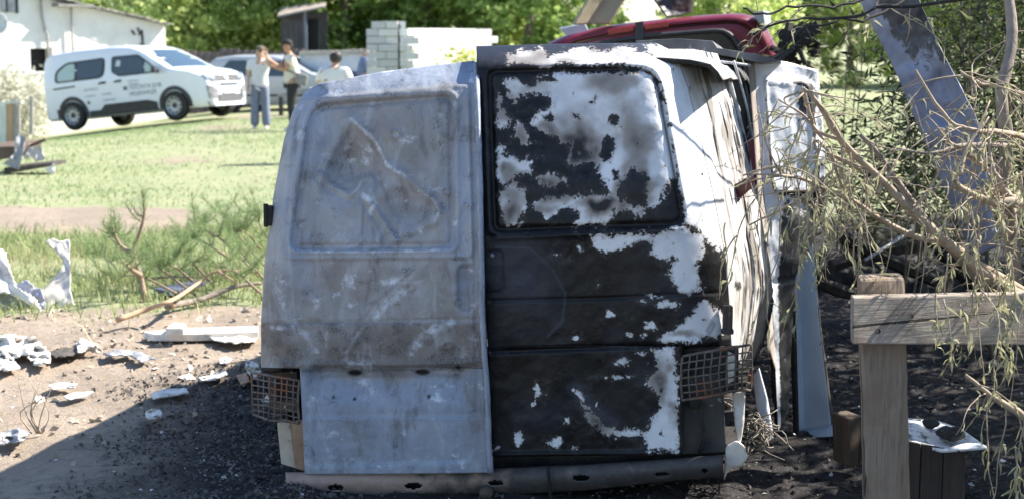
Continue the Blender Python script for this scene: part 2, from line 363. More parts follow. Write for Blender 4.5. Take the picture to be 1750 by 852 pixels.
# left rear door ---------------------------------------------------
LW = roundrect([(528, 176), (779, 156), (781, 428), (490, 431)], [34, 22, 20, 26])
LW2 = roundrect([(505, 172), (800, 146), (806, 438), (478, 441)], [40, 10, 12, 24])
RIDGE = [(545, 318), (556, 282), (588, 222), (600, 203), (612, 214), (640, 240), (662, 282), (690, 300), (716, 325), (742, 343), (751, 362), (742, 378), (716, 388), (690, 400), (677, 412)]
CRACK = [(548, 298), (566, 318), (598, 334), (612, 322), (618, 308), (632, 302), (638, 312), (628, 340), (650, 372), (677, 412)]
HANDLE = roundrect([(780, 452), (810, 450), (812, 531), (782, 532)], 14)
PAN = roundrect([(545, 640), (792, 640), (806, 790), (528, 797)], 18)
def dL(x, y):
    d = 0.16*np.clip((430-y)/320, 0, 2)**1.25+0.16*np.clip((165-y)/60, 0, 1.5)**1.6
    le = np.interp(y, [100, 158, 190, 240, 330, 450, 550, 625, 630, 810], [520, 520, 500, 485, 468, 452, 446, 446, 430, 430])
    d = d+0.10*np.clip((46-(x-le))/46, 0, 1)**2                       # wraps round the corner of the body
    d = d-0.055*sstep(560, 830, x)                                     # stands ajar towards the camera
    h = 0.010*g_(np.abs(sdf(x, y, LW)), 5)-0.012*g_(sdf(x, y, LW)-9, 5)+0.008*g_(sdf(x, y, LW2), 4)-0.006*sstep(-4, 4, sdf(x, y, LW))
    h += -0.006*g_(seg_dist(x, y, [(450, 552), (640, 549), (812, 545)]), 2.5)+0.004*sstep(546, 556, y)
    h += 0.012*g_(seg_dist(x, y, [(446, 622), (560, 626), (700, 626), (815, 616)]), 7)-0.030*sstep(620, 634, y)*sstep(520, 540, x)*sstep(812, 795, x)*sstep(700, 640, y)
    h += 0.015*g_(seg_dist(x, y, RIDGE), 9)+0.008*g_(seg_dist(x, y, CRACK), 6)-0.008*g_(seg_dist(x, y, CRACK)-9, 6)
    h -= 0.085*g_(np.hypot((x-600)/1.2, y-282), 42)+0.045*g_(np.hypot(x-690, y-352), 34)-0.012*g_(np.hypot(x-640, y-330), 22)
    h -= 0.022*sstep(-3, 7, sdf(x, y, HANDLE))
    h += -0.010*sstep(-4, 6, sdf(x, y, PAN))+0.010*sstep(709, 714, y)*sstep(520, 540, x)
    h += 0.012*g_(seg_dist(x, y, [(815, 110), (822, 450), (826, 640), (834, 806)]), 7)+0.008*g_(seg_dist(x, y, [(797, 165), (806, 440), (808, 700)]), 4)
    h += 0.010*fbm(x/70, y/70, 4.0, 3)+0.0035*fbm(x/16, y/16, 9.0, 4)
    for (cx, cy, r) in ((675, 230, 12), (757, 230, 6), (762, 328, 9), (800, 350, 7), (783, 515, 9), (690, 462, 8), (765, 590, 9), (700, 490, 8)): h += 0.006*g_(np.abs(np.hypot((x-cx)/1.3, y-cy)-r*.6), 3)
    h += 0.006*g_(seg_dist(x, y, [(700, 470), (640, 520), (590, 600)])-5, 5)
    return d-h
def aL(x, y):
    ash = np.zeros_like(x); soot = np.zeros_like(x); hole = np.zeros_like(x); x0_, y0_ = x, y; br = np.zeros_like(x)
    for pts, wd, k in ((RIDGE[3:8], 6, .54), (RIDGE[8:12], 5, .46), (RIDGE[0:3], 4, .36), (CRACK[1:5], 4, .4), ([(622, 335), (640, 345), (632, 362)], 10, .52), ([(690, 495), (660, 520), (640, 540)], 13, .5), ([(625, 560), (600, 580), (592, 612)], 10, .44), ([(770, 550), (720, 575), (700, 605)], 17, .5),  # ash smears, plus highlights painted along the dent ridges and free edge
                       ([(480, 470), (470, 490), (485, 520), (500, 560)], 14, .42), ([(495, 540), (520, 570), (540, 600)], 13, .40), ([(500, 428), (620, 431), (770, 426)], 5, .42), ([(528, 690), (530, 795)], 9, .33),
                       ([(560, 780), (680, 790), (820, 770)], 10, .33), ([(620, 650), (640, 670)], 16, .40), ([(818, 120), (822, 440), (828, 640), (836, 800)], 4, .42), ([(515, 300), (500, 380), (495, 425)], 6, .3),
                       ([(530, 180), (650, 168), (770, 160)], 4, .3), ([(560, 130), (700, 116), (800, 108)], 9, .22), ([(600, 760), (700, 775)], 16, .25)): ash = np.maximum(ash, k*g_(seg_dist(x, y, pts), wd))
    for cx, cy, rx, ry, k in ((600, 262, 42, 22, .42), (575, 300, 24, 16, .36), (622, 296, 20, 12, .42), (690, 470, 75, 26, .30), (690, 590, 60, 26, .46), (590, 400, 90, 34, .30), (740, 400, 40, 24, .30), (790, 112, 30, 16, .46), (690, 345, 30, 30, .26), (560, 128, 30, 9, .3), (640, 120, 60, 8, .28), (670, 490, 60, 12, .2), (470, 600, 22, 22, .45), (640, 215, 40, 12, .2), (460, 540, 12, 60, .3)): soot = np.maximum(soot, k*g_(np.hypot((x-cx)/rx, (y-cy)/ry), 1))
    soot = np.maximum(soot, .42*g_(seg_dist(x, y, [(450, 551), (812, 546)]), 3)); soot = np.maximum(soot, .5*g_(seg_dist(x, y, [(520, 633), (700, 634), (812, 624)]), 6))
    soot = np.maximum(soot, .40*g_(seg_dist(x, y, [(505, 172), (640, 160), (800, 147)]), 3)); soot = np.maximum(soot, .36*g_(seg_dist(x, y, [(478, 441), (806, 438)]), 3)); soot = np.maximum(soot, .3*g_(seg_dist(x, y, CRACK)-8, 4))
    soot = np.maximum(soot, .4*g_(seg_dist(x, y, [(530, 713), (812, 711)]), 2.2))
    for cx, cy, r in ((675, 230, 12), (757, 230, 5), (762, 328, 8), (793, 236, 9), (797, 350, 6), (690, 462, 6), (766, 590, 9), (783, 515, 9)): soot = np.maximum(soot, .55*g_(np.abs(np.hypot((x-cx)/1.2, y-cy)-r*.6), 2.6))
    for cx, cy, rx, ry in ((607, 636, 13, 5), (722, 635, 13, 5), (783, 627, 5, 4), (606, 681, 3, 3), (733, 677, 3, 4), (570, 678, 2.5, 2.5)): hole = np.maximum(hole, sstep(-1.5, 1.5, ell(x, y, cx, cy, rx, ry)))
    wx, wy = x+30*fbm(x/45, y/45, 41.0, 4), y+30*fbm(x/45, y/45, 47.0, 4); f1 = fbm(x/38, y/38, 51.0, 4); f2 = fbm(x/70, y/30, 55.0, 4)
    G2 = lambda cx, cy, rx, ry: np.exp(-((wx-cx)/rx)**2-((wy-cy)/ry)**2)
    blue = .75*sstep(165, 150, y-.0*x+.11*(x-520)*-1+0)*0+.7*sstep(0, -8, (y-(172-.09*(x-505))))+.8*G2(540, 225, 34, 60)+.5*G2(500, 320, 20, 130)+.45*G2(640, 410, 150, 26)+.6*G2(798, 300, 18, 190)+.5*G2(490, 490, 34, 50)+.8*G2(797, 490, 16, 46)+.85*sstep(632, 646, wy)*sstep(720, 700, y)+.65*sstep(708, 716, y)+.5*G2(600, 585, 40, 30)
    blue = np.clip(blue+.35*f1, 0, 1)
    br = .85*sstep(548, 552, y)*sstep(630, 624, y)*np.clip(.75+.9*f1, 0, 1)+.45*sstep(440, 470, y)*sstep(552, 548, y)*np.clip(.6+1.1*f2, 0, 1)+.45*G2(690, 235, 80, 60)+.4*G2(715, 330, 40, 60)+.35*G2(640, 600, 160, 40)+.5*G2(815, 680, 20, 90)
    br = np.clip(br, 0, 1); soot = np.maximum(soot, np.clip(.16+.62*fbm(x/26, y/20, 61.0, 5)+.22*sstep(548, 552, y)*sstep(630, 624, y)-.08*sstep(640, 650, y), 0, .5))
    ash = np.maximum(ash, np.clip(.04+.72*fbm(x/30, y/20, 71.0, 5)+.10*sstep(700, 780, y)+.12*sstep(170, 150, y), 0, .48))
    return dict(ash=ash, soot=soot, hole=hole, brown=br, blue=blue)
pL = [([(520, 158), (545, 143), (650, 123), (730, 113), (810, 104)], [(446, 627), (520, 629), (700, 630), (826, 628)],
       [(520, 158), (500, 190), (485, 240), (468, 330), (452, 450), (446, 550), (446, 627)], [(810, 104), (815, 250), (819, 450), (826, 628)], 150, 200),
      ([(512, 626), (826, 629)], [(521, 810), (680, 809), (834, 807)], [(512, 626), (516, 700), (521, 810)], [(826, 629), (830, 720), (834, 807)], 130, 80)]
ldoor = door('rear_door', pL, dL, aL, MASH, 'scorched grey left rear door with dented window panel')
# its folded free edge
e1 = np.array([(812, 106), (817, 250), (821, 450), (823, 560), (829, 640), (832, 720), (837, 808)], float)
E = resample(e1, 60); dE = dL(E[:, 0], E[:, 1])
wob = 2.2*fbm(E[:, 1]/40, 0*E[:, 1], 3.0, 3)
G = np.stack([rp(E[:, 0]+k+wob*(0.4+0.2*k/6), E[:, 1], dE+dd) for k, dd in ((-3, -.012), (1, -.02), (5, -.012), (7, .02), (6, .06))], 1)
z0 = np.zeros(G.shape[:2]); yy = np.broadcast_to(E[:, 1:2], G.shape[:2])
put('door_edge', G, gridF(*G.shape[:2], True), MASH, ldoor, True, dict(ash=z0+np.array([.45, .1, .42, .0, 0])[None], soot=z0+np.array([0, .2, 0, .5, .6])[None], hole=z0, brown=z0, blue=z0+.7), solid=.004)  # paler ash rows paint in the edge highlight

# right rear door --------------------------------------------------
Z1 = lambda pts: [(800+a/2.302, 50+b/2.302) for a, b in pts]
Z2 = lambda pts: [(810+a/1.886, 400+b/1.886) for a, b in pts]
PAINT = [Z1([(150, 110), (200, 85), (290, 80), (310, 105), (400, 80), (480, 75), (560, 80), (620, 70), (700, 90), (800, 120), (860, 240), (760, 260), (740, 190), (690, 152), (560, 137), (440, 142), (370, 125), (310, 150), (240, 140), (150, 135)]),
         Z1([(150, 190), (250, 215), (330, 172), (480, 172), (640, 165), (728, 176), (768, 290), (812, 480), (826, 580), (775, 618), (775, 655), (740, 705), (708, 700), (703, 560), (640, 545), (610, 600), (575, 665), (545, 640), (510, 550), (490, 520), (390, 545), (400, 460), (360, 440), (300, 400), (245, 375), (265, 330), (340, 300), (315, 260), (215, 265), (185, 290), (160, 260), (145, 220)]),
         Z1([(120, 250), (130, 300), (175, 350), (160, 390), (115, 385), (105, 330)]), Z1([(190, 360), (215, 365), (240, 440), (210, 460), (175, 410)]),
         Z1([(125, 430), (150, 500), (180, 495), (215, 520), (260, 510), (245, 560), (190, 580), (140, 615), (110, 580), (115, 480)]),
         Z1([(120, 640), (180, 600), (230, 640), (225, 690), (200, 780), (150, 780), (125, 700)]),
         Z1([(240, 700), (290, 670), (450, 645), (580, 655), (600, 675), (690, 705), (685, 740), (650, 740), (640, 712), (570, 715), (545, 770), (410, 775), (435, 740), (410, 700), (370, 700), (310, 750), (290, 720)]),
         Z1([(265, 580), (310, 570), (390, 590), (340, 620), (280, 600)]), Z1([(490, 815), (690, 800), (680, 840), (495, 845)]), Z1([(700, 820), (800, 780), (850, 770), (900, 850), (870, 900), (740, 870)]),
         [(1118, 106), (1136, 180), (1151, 260), (1164, 340), (1172, 385), (1196, 398), (1222, 425), (1262, 440), (1250, 350), (1228, 250), (1196, 130), (1150, 76), (1100, 74)],
         Z2([(380, 5), (540, 0), (560, 15), (470, 50), (420, 70), (380, 40)]), Z2([(575, 40), (640, 5), (700, -10), (735, 10), (745, 60), (720, 100), (735, 190), (665, 190), (630, 130), (640, 80), (600, 90), (575, 60)]),
         Z2([(720, 210), (760, 220), (812, 260), (812, 330), (680, 352), (585, 347), (640, 310), (690, 270)]),
         Z2([(575, 368), (645, 358), (655, 420), (658, 560), (660, 702), (560, 702), (545, 640), (590, 570), (600, 520), (560, 480), (590, 430)]),
         Z2([(325, 500), (350, 520), (385, 580), (450, 625), (560, 630), (540, 652), (420, 645), (375, 600)])]
HOLES = [Z1([(505, 490), (550, 415), (575, 430), (575, 470), (555, 525), (510, 500)]), Z1([(480, 290), (500, 265), (500, 290)]), Z1([(575, 560), (597, 555), (597, 597), (573, 592)]), Z1([(560, 340), (588, 345), (585, 375), (558, 370)]),
         Z1([(250, 185), (330, 185), (340, 205), (260, 208)]), Z1([(300, 340), (335, 345), (330, 360), (305, 358)]), Z1([(412, 332), (440, 340), (445, 360), (420, 350)])]
SPOTS2 = [(440, 255, 16, 18), (515, 270, 15, 10), (500, 325, 14, 9), (545, 330, 12, 12), (570, 295, 28, 15), (330, 335, 20, 12), (205, 500, 14, 28), (145, 660, 15, 30), (265, 670, 28, 22), (300, 600, 8, 10), (480, 410, 32, 16), (620, 225, 40, 15), (545, 215, 14, 8),
          (400, 160, 6, 8), (395, 545, 7, 10), (590, 200, 25, 8), (540, 385, 14, 6), (325, 690, 12, 7), (340, 40, 14, 16), (270, 65, 22, 8), (480, 460, 60, 5), (700, 300, 14, 8), (190, 545, 8, 8), (60, 690, 18, 8)]
RWIN = roundrect([(836, 122), (1118, 117), (1168, 382), (846, 394)], [16, 34, 22, 14])
RHAN = roundrect([Z2([(28, 60)])[0], Z2([(90, 55)])[0], Z2([(92, 188)])[0], Z2([(30, 190)])[0]], 9)
def redge(y): return np.interp(y, [70, 85, 110, 150, 250, 350, 450, 590, 592, 780], [1120, 1142, 1162, 1176, 1200, 1222, 1241, 1250, 1162, 1162])
def dR(x, y):
    d = 0.17*np.clip((400-y)/320, 0, 2)**1.25+0.16*np.clip((118-y)/42, 0, 1.6)**1.6
    re = np.interp(y, [70, 85, 110, 150, 250, 350, 450, 590, 800], [1120, 1142, 1162, 1176, 1200, 1222, 1241, 1250, 1270])
    d = d+0.15*np.clip(1-(re-x)/95, 0, 1.3)**2.2
    s = sdf(x, y, RWIN)
    h = -0.014*g_(s, 5)+0.007*g_(s+10, 6)-0.005*sstep(-3, 3, s)
    for ln, w2, k in (([(836, 404), (1000, 396), (1168, 384)], 3, .006), ([(838, 514), (1040, 509), (1235, 499)], 2.6, .006), ([(840, 600), (1000, 594), (1156, 589)], 4, .010), ([(1162, 594), (1164, 775)], 5, -.008), ([(1156, 583), (1210, 585), (1250, 578)], 5, -.008), ([(838, 776), (1160, 773)], 4, -.008)): h -= k*g_(seg_dist(x, y, ln), w2)
    h -= 0.006*g_(np.abs(sdf(x, y, RHAN)), 2.5)
    h += 0.010*fbm(x/80, y/80, 14.0, 3)+0.003*fbm(x/18, y/18, 19.0, 4)-0.018*g_(np.hypot(x-1030, y-250), 60)-0.012*g_(np.hypot(x-960, y-470), 60)
    h += 0.012*g_(np.hypot((x-1075)/.6, y-300), 60)
    return d-h
def aR(x, y):
    p = np.zeros_like(x)-1
    nn = 5*fbm(x/14, y/14, 2.0, 3)
    for P in PAINT: p = np.maximum(p, np.clip((sdf(x, y, P)+nn)/22, -1, 1))
    for (a, b, rx, ry) in SPOTS2:
        (cx, cy), = Z2([(a, b)]); p = np.maximum(p, np.clip((ell(x, y, cx, cy, rx/1.886*.8, ry/1.886*.8)+nn*.6)/14, -1, 1))
    for P in HOLES: p = np.minimum(p, np.clip((-sdf(x, y, P)+nn*.5)/16, -1, 1))
    fl = fbm(x/9, y/9, 101.0, 4); near_ = np.exp(-np.clip(-p, 0, 1)*2.6); p = np.where(p < 0, np.maximum(p, -.35+1.5*(fl-.30)*near_-.25*(p < -.98)), np.minimum(p, .35-1.6*(fbm(x/10, y/13, 111.0, 4)-.40)))
    wx, wy = x+26*fbm(x/32, y/32, 31.0, 4), y+26*fbm(x/32, y/32, 37.0, 4)
    s = np.zeros_like(x)
    for zx, zy, rx, ry, k in ((430, 470, 70, 80, .8), (330, 400, 60, 40, .5), (170, 720, 50, 70, .55), (200, 590, 40, 60, .4), (660, 460, 55, 120, .42), (655, 620, 50, 70, 1.0), (510, 685, 60, 35, .85), (560, 205, 70, 40, .45), (620, 620, 30, 40, .6), (330, 610, 60, 30, .6), (300, 690, 40, 30, .5), (180, 545, 30, 30, .5), (600, 700, 30, 40, .5), (230, 135, 50, 15, .4), (400, 120, 80, 20, .25), (640, 110, 90, 30, .22), (220, 130, 90, 40, .45), (480, 90, 120, 30, .2), (150, 300, 50, 60, .4), (210, 410, 40, 60, .5), (340, 620, 70, 30, .7), (250, 240, 60, 40, .2), (420, 330, 90, 50, .18), (620, 200, 40, 60, .3)):
        cx, cy = Z1([(zx, zy)])[0]; s = np.maximum(s, k*g_(np.hypot((wx-cx)/(rx/1.9), (wy-cy)/(ry/1.9)), 1))
    for zx, zy, rx, ry, k in ((640, 560, 30, 40, .3), (400, 600, 60, 60, .6), (600, 480, 30, 60, .45), (690, 330, 60, 20, .35)):
        cx, cy = Z2([(zx, zy)])[0]; s = np.maximum(s, k*g_(np.hypot((wx-cx)/(rx/1.886), (wy-cy)/(ry/1.886)), 1))
    a = .8*g_(np.hypot((x-895)/50, (y-480)/55), 1)+.9*g_(seg_dist(x, y, Z2([(330, 500), (385, 570), (450, 610)])), 14)+.4*g_(np.hypot((x-920)/60, (y-705)/30), 1)
    a = np.maximum(a, .9*g_(seg_dist(x, y, Z2([(70, 40), (180, 45), (250, 110), (295, 190), (285, 280), (235, 330)])), 2.0))
    a = np.maximum(a, .5*sstep(118, 90, y))
    hole = np.zeros_like(x)
    hole = np.maximum(hole, .9*g_(seg_dist(x, y, [(838, 124), (960, 121), (1095, 119)]), 2.6)); hole = np.maximum(hole, .9*g_(np.abs(sdf(x, y, RWIN)), 2.6)*sstep(1080, 1110, x)); hole = np.maximum(hole, .7*g_(np.abs(sdf(x, y, RWIN)), 2.5))
    hole = np.maximum(hole, .6*g_(seg_dist(x, y, [(1156, 505), (1235, 499)]), 2)); hole = np.maximum(hole, .5*g_(np.abs(sdf(x, y, Z2([(752, 310), (768, 282), (775, 290), (760, 320)]))), 2.5))
    s = np.clip(s*1.3+.18*np.clip(fbm(x/30, y/22, 81.0, 5)+.1, 0, 1), 0, 1.2); a = np.clip(a+.5*np.clip(fbm(x/50, y/30, 91.0, 5), 0, 1), 0, 1)
    return dict(paint=.5+.5*p, soot=s, ash=a, hole=hole)
pR = [([(814, 79), (960, 75), (1120, 73)], [(834, 592), (1000, 590), (1160, 590), (1250, 590)], [(814, 79), (820, 300), (828, 480), (834, 592)],
       [(1120, 73), (1142, 84), (1162, 110), (1176, 150), (1200, 250), (1222, 350), (1241, 450), (1250, 590)], 190, 210),
      ([(834, 590), (1162, 590)], [(838, 780), (1162, 776)], [(834, 590), (838, 780)], [(1162, 590), (1162, 776)], 140, 84)]
rdoor = door('rear_door', pR, dR, aR, MCHAR, 'charred black right rear door with flaking white paint')
b = MB(); c = Z2([(58, 70)])[0]; b.lathe([(0, -.004), (.008, -.003), (.011, 0), (.011, .01)], rp(*c, dR(np.array(c[0]), np.array(c[1]))-.004), 'y', 14); b.build('lock', pmat('lock_steel', (.25, .25, .26), (.12, .12, .12), 40, .5, 0, .6), rdoor, True)
b = MB(); hc = rp(1243, 545, .09); b.box(hc, (.035, .03, .11), None); b.tube([hc+[.008, -.02, -.055], hc+[.008, -.02, .055]], .011, 8); b.box(hc+[0, -.012, -.045], (.045, .03, .02)); b.build('hinge', MRUST, van, bevel=.003)
b = MB(); hc = rp(461, 368, .12); b.box(hc, (.03, .05, .08)); b.tube([hc+[-.012, -.02, -.045], hc+[-.012, -.02, .05]], .011, 8); b.build('hinge', MSOOT, van, bevel=.003)

# body shell -------------------------------------------------------
def m_body():
    g = NG('scorched_white_paint'); v = g.co(); n1 = g.noise(3, 5, .6, v, .5); n2 = g.noise(18, 6, .72, v, .8); n3 = g.noise(60, 4, .7, v); st = g.noise(9, 6, .7, g.co((2.2, 2.2, .32), (0, .22, 0)), .6)
    c = g.mix(g.ramp(n1, .4, .65), (0.53, 0.52, 0.51), (0.40, 0.375, 0.355)); c = g.mix(g.math('MULTIPLY', g.ramp(st, .50, .70), .6), c, (0.40, 0.37, 0.35))
    c = g.mix(g.math('MULTIPLY', g.ramp(n2, .60, .70), .8), c, (0.12, 0.105, 0.095))
    c = g.mix(g.math('MULTIPLY', g.ramp(g.math('ADD', g.attr('streak'), g.math('MULTIPLY', g.math('SUBTRACT', n2, .5), .6)), .15, .62), .9), c, (0.17, 0.15, 0.135))
    c = g.mix(g.ramp(g.math('ADD', g.attr('soot'), g.math('MULTIPLY', g.math('SUBTRACT', n2, .5), 1.0)), .4, .65), c, (0.03, 0.028, 0.028))
    return g.out(c, .72, 0, g.math('ADD', g.math('MULTIPLY', n2, .5), st), 0.005, .9)
MBODY = m_body()
# crumpled right rear corner: from the door's edge round to the sliding door opening
iy = np.array([84, 110, 150, 250, 350, 450, 520, 590, 610]); ix = redge(np.minimum(iy, 589))+.6
inner = list(zip(ix, iy)); inner[-1] = (1251, 612)
outer = [(1226, 92), (1240, 130), (1256, 180), (1270, 235), (1284, 300), (1298, 350), (1308, 410), (1316, 450), (1321, 500), (1312, 545), (1303, 585), (1290, 612), (1281, 628)]
G = coons([inner[0], (1185, 84), outer[0]], [inner[-1], (1266, 622), outer[-1]], inner, outer, 70, 150)
x, y = G[..., 0], G[..., 1]; u = np.linspace(0, 1, 70)[None, :]; vv = np.linspace(0, 1, 150)[:, None]
re0 = np.interp(y, [70, 85, 110, 150, 250, 350, 450, 590, 800], [1120, 1142, 1162, 1176, 1200, 1222, 1241, 1250, 1270])
d = 0.17*np.clip((400-y)/320, 0, 2)**1.25+0.16*np.clip((118-y)/42, 0, 1.6)**1.6+.15+.50*u**1.15
wr = fbm(u*11+2*vv+1.2*fbm(u*3, vv*4, 0), vv*3.2, 5.0, 4)+.6*np.abs(fbm(u*6, vv*2.2, 7.0, 3))
d = d+u*(1-.2*u)*wr*.105+.035*u*np.abs(np.sin(vv*9+u*2))*sstep(.55, .8, vv)
soot = .3*g_(np.hypot(x-1278, y-260), 14)+.75*g_(np.hypot((x-1262)/.8, y-488), 13)+.75*g_(np.hypot((x-1200)/.6, y-312), 15)+.5*g_(np.hypot(x-1243, y-240), 9)+.3*g_(u-.98, .05)*sstep(.7, .2, vv)+.25*sstep(.8, 1, vv)
stk = np.clip(1.5*(1-2.2*np.abs(fbm(u*9+1.6*vv+.9*fbm(u*3, vv*5, 0), vv*3.5, 15.0, 4)))-.75, 0, 1)*sstep(.12, .35, u+.15*fbm(u*3, vv*8, 3.0))+.5*np.clip(fbm(u*16+3*vv, vv*6, 25.0, 4)+.05, 0, 1)*sstep(.2, .5, u)+.6*g_(vv-.66-.06*u, .012)*u+.5*g_(vv-.83+.10*u, .012)*u+.35*sstep(.55, .95, vv)*u
PT = rp(x, y, d)
o = put('corner_panel', PT, gridF(150, 70, True), [MBODY, MSOOT], van, True, dict(soot=soot, streak=stk), solid=.012, solid_mat=1); o['label'] = 'crumpled scorched white rear corner panel'
# dark red lamp shard in the side
b = MB(); P = [(1250, 318), (1272, 306), (1292, 303), (1285, 322), (1268, 336), (1256, 354), (1248, 345)]
P3 = on_plane(*np.array(P, float).T, rp(1268, 330, .42), [-.45, -1, 0]); b.prism(P3, (.004, .015, 0)); b.build('lens_shard', pmat('dark_red_plastic', (.10, .012, .016), (.05, .01, .012), 30, .35, .002), van, bevel=.002)
# shell: roof, left side, front
prof = np.array([(478, 800), (460, 700), (455, 640), (447, 560), (453, 450), (471, 330), (489, 240), (505, 195), (527, 168), (560, 152), (650, 132), (740, 120), (808, 112), (900, 97), (1000, 88), (1110, 82), (1180, 86), (1222, 96), (1245, 135), (1262, 200), (1284, 300), (1308, 400), (1316, 450), (1318, 520), (1303, 590), (1285, 700), (1262, 790)], float)
PR = resample(prof, 110)
base = rp(PR[:, 0], PR[:, 1], 0.0)
def lean(y): return 0.16*np.clip((430-y)/320, 0, 2)**1.25
st = np.array([.10, .16, .25, .4, .6, .8, 1.0, 1.25, 1.5, 1.8, 1.95, 2.1, 2.25, 2.4, 2.6, 2.8, 3.0, 3.2, 3.5, 3.8, 4.0])
rows = []; soots = []
ztop_r = base[:, 2]
for s in st:
    p = base+AX*(s+lean(PR[:, 1])[:, None]*np.clip(1-s/1.0, 0, 1))
    cl = np.array(LAT)*np.sum((p-Q0)*LAT, 1)[:, None]
    ins = .05*math.exp(-s/.12)
    hgt = np.clip((p[:, 2]-.9)/.8, 0, 1)
    sag = (0.045+.055*s)*hgt*sstep(1235, 800, PR[:, 0])+(.02+.03*s)*hgt*sstep(800, 1235, PR[:, 0])
    p = p-cl*ins
    p[:, 2] -= sag+ins*.6*hgt
    zl = np.interp(s, [0, 2.3, 2.9, 3.1, 4.0], [9, 9, 1.10, 1.02, .80])   # windscreen and bonnet
    p[:, 2] = np.minimum(p[:, 2], zl+.02*fbm(PR[:, 0]/90, s, 2.0, 2))
    if s >= 2.5: p[:, 2] = np.maximum(p[:, 2], .28)
    amp = .02*(1-np.exp(-s/.3)); p = p+LAT*(amp*fbm(PR[:, 1]/60, s*2, 1.0, 3))[:, None]+ZV*(amp*fbm(PR[:, 0]/70, s*2.3, 6.0, 3))[:, None]
    rows.append(p); soots.append(.25+.3*sstep(.3, 1.2, s)+.25*fbm(PR[:, 0]/120, s*1.5, 4.0, 3)-.45*sstep(1000, 1150, PR[:, 0])*sstep(1.2, .5, s))
SH = np.array(rows); F = gridF(*SH.shape[:2]); cen = SH.reshape(-1, 3)[F].mean(1); sm = np.repeat(st[:-1], 109); pm = np.tile((PR[:-1, 0]+PR[1:, 0])/2, len(st)-1); pym = np.tile((PR[:-1, 1]+PR[1:, 1])/2, len(st)-1)
kill = (pm > 1232) & (pym > 120) & (sm < 1.9)                                              # sliding door opening and the crumpled corner
kill |= (pm < 560) & (pym > 195) & (pym < 400) & (sm > 1.9) & (sm < 2.3)                  # door window, left
kill |= (pm > 1200) & (pym > 160) & (pym < 400) & (sm > 1.9) & (sm < 2.3)
kill |= (sm > 2.3) & (sm < 2.85) & (cen[:, 2] > 1.14)                                         # windscreen
kill |= (sm > 2.95) & (sm < 3.7) & (cen[:, 2] < .62) & ((pm < 480) | (pm > 1240))            # front wheel arches
kill |= (sm > .5) & (sm < 1.2) & (cen[:, 2] < .55) & (pm < 480)                              # rear wheel arch, left
shell = put('body_shell', SH, F[~kill], [MBODY, MSOOT], van, True, dict(soot=np.array(soots)), solid=.018, solid_mat=1)
# front wall
nf = SH[-1]; b = MB(); b.add(np.concatenate([nf, [[*(nf[0]+nf[-1])[:2]/2, .5]]]), [(i+1, i, len(nf)) for i in range(len(nf)-1)]); b.build('front_panel', MSOOT, van)
# floor and bulkhead
fl = MB(); A0, B0 = rp(480, 790, .1), rp(1255, 775, .1)
fl.prism([A0, B0, B0+AX*3.9, A0+AX*3.9], (0, 0, .04)); fl.build('floor', MSOOT, van)
bh = MB(); L0, R0 = rp(500, 700, 0)+AX*2.0, rp(1235, 690, 0)+AX*2.0; L0[2] = .42; R0[2] = .42; bh.prism([L0, R0, R0+[0, 0, .62], L0+[0, 0, .62]], AX*.03); bh.build('bulkhead', MSOOT, van)
# loose roof sheet edge and bits in the side opening
MSHEET = pmat('scorched_sheet', (.14, .14, .15), (.07, .07, .075), 8, .7, .004, c3=(.3, .29, .28), s3=20)
rs = on_plane(*np.array([(1085, 70), (1160, 66), (1218, 70), (1226, 82), (1290, 92), (1335, 104), (1300, 108), (1200, 88), (1100, 84)], float).T, rp(1180, 80, 1.0), AX)
b = MB(); b.prism(rs, AX*.7+np.array([0, 0, -.03])); b.build('roof_sheet', MSHEET, van, bevel=.004)
b = MB()
for (xa, ya, xb, yb, wd, dd) in ((1242, 118, 1290, 330, 8, .75), (1254, 104, 1286, 235, 5, .8), (1240, 150, 1262, 190, 10, .9), (1225, 105, 1282, 112, 5, .85)):
    p = rp(np.array([xa, (xa+xb)/2+3, xb]), np.array([ya, (ya+yb)/2, yb]), np.array([dd, dd+.03, dd+.08])); b.tube(spline(p, 9), wd/2/430, 6)
b.build('bent_frame_strip', pmat('pale_bent_metal', (.55, .58, .62), (.25, .25, .27), 12, .6, .003), van, True)
# lower rear corners behind the doors
def patch(name, poly, d0, m, thick=.02, parent=van, bevel=.004, label=None):
    b = MB(); P = rp(*np.array(poly, float).T, d0); b.prism(P, AX*thick); o = b.build(name, m, parent, bevel=bevel)
    if label: o['label'] = label
    return o
patch('inner_panel', [(500, 600), (1240, 585), (1235, 800), (505, 815)], .13, MSOOT)
patch('corner_bracket', [(497, 720), (523, 716), (524, 806), (505, 800)], .06, MRUSTY, label='rust orange lower left bracket')
patch('corner_strip', [(473, 722), (497, 722), (506, 800), (480, 792)], .09, pmat('cream_scorched_paint', (.55, .49, .40), (.42, .33, .26), 9, .8, .003, c3=(.1, .08, .07)), label='cream strip beside the left bracket')
patch('corner_bracket', [(1164, 640), (1236, 640), (1240, 772), (1166, 776)], .07, pmat('sooty_bracket', (.035, .034, .036), (.07, .065, .062), 9, .8, .004, c3=(.30, .32, .34), s3=14, lo3=.64, hi3=.7))
b = MB(); b.tube(spline(rp(np.array([1200, 1198, 1204, 1196]), np.array([690, 715, 745, 772]), np.array([.05, .03, .04, .05])), 10), .009, 7); b.lathe([(0, .0), (.02, .0), (.024, .01), (.0, .03)], rp(1187, 690, .03), 'y', 12); b.build('burnt_cable', MSOOT, van, True)
patch('mount_plate', [(1180, 684), (1194, 683), (1195, 701), (1181, 702)], .05, MRUST, .01)
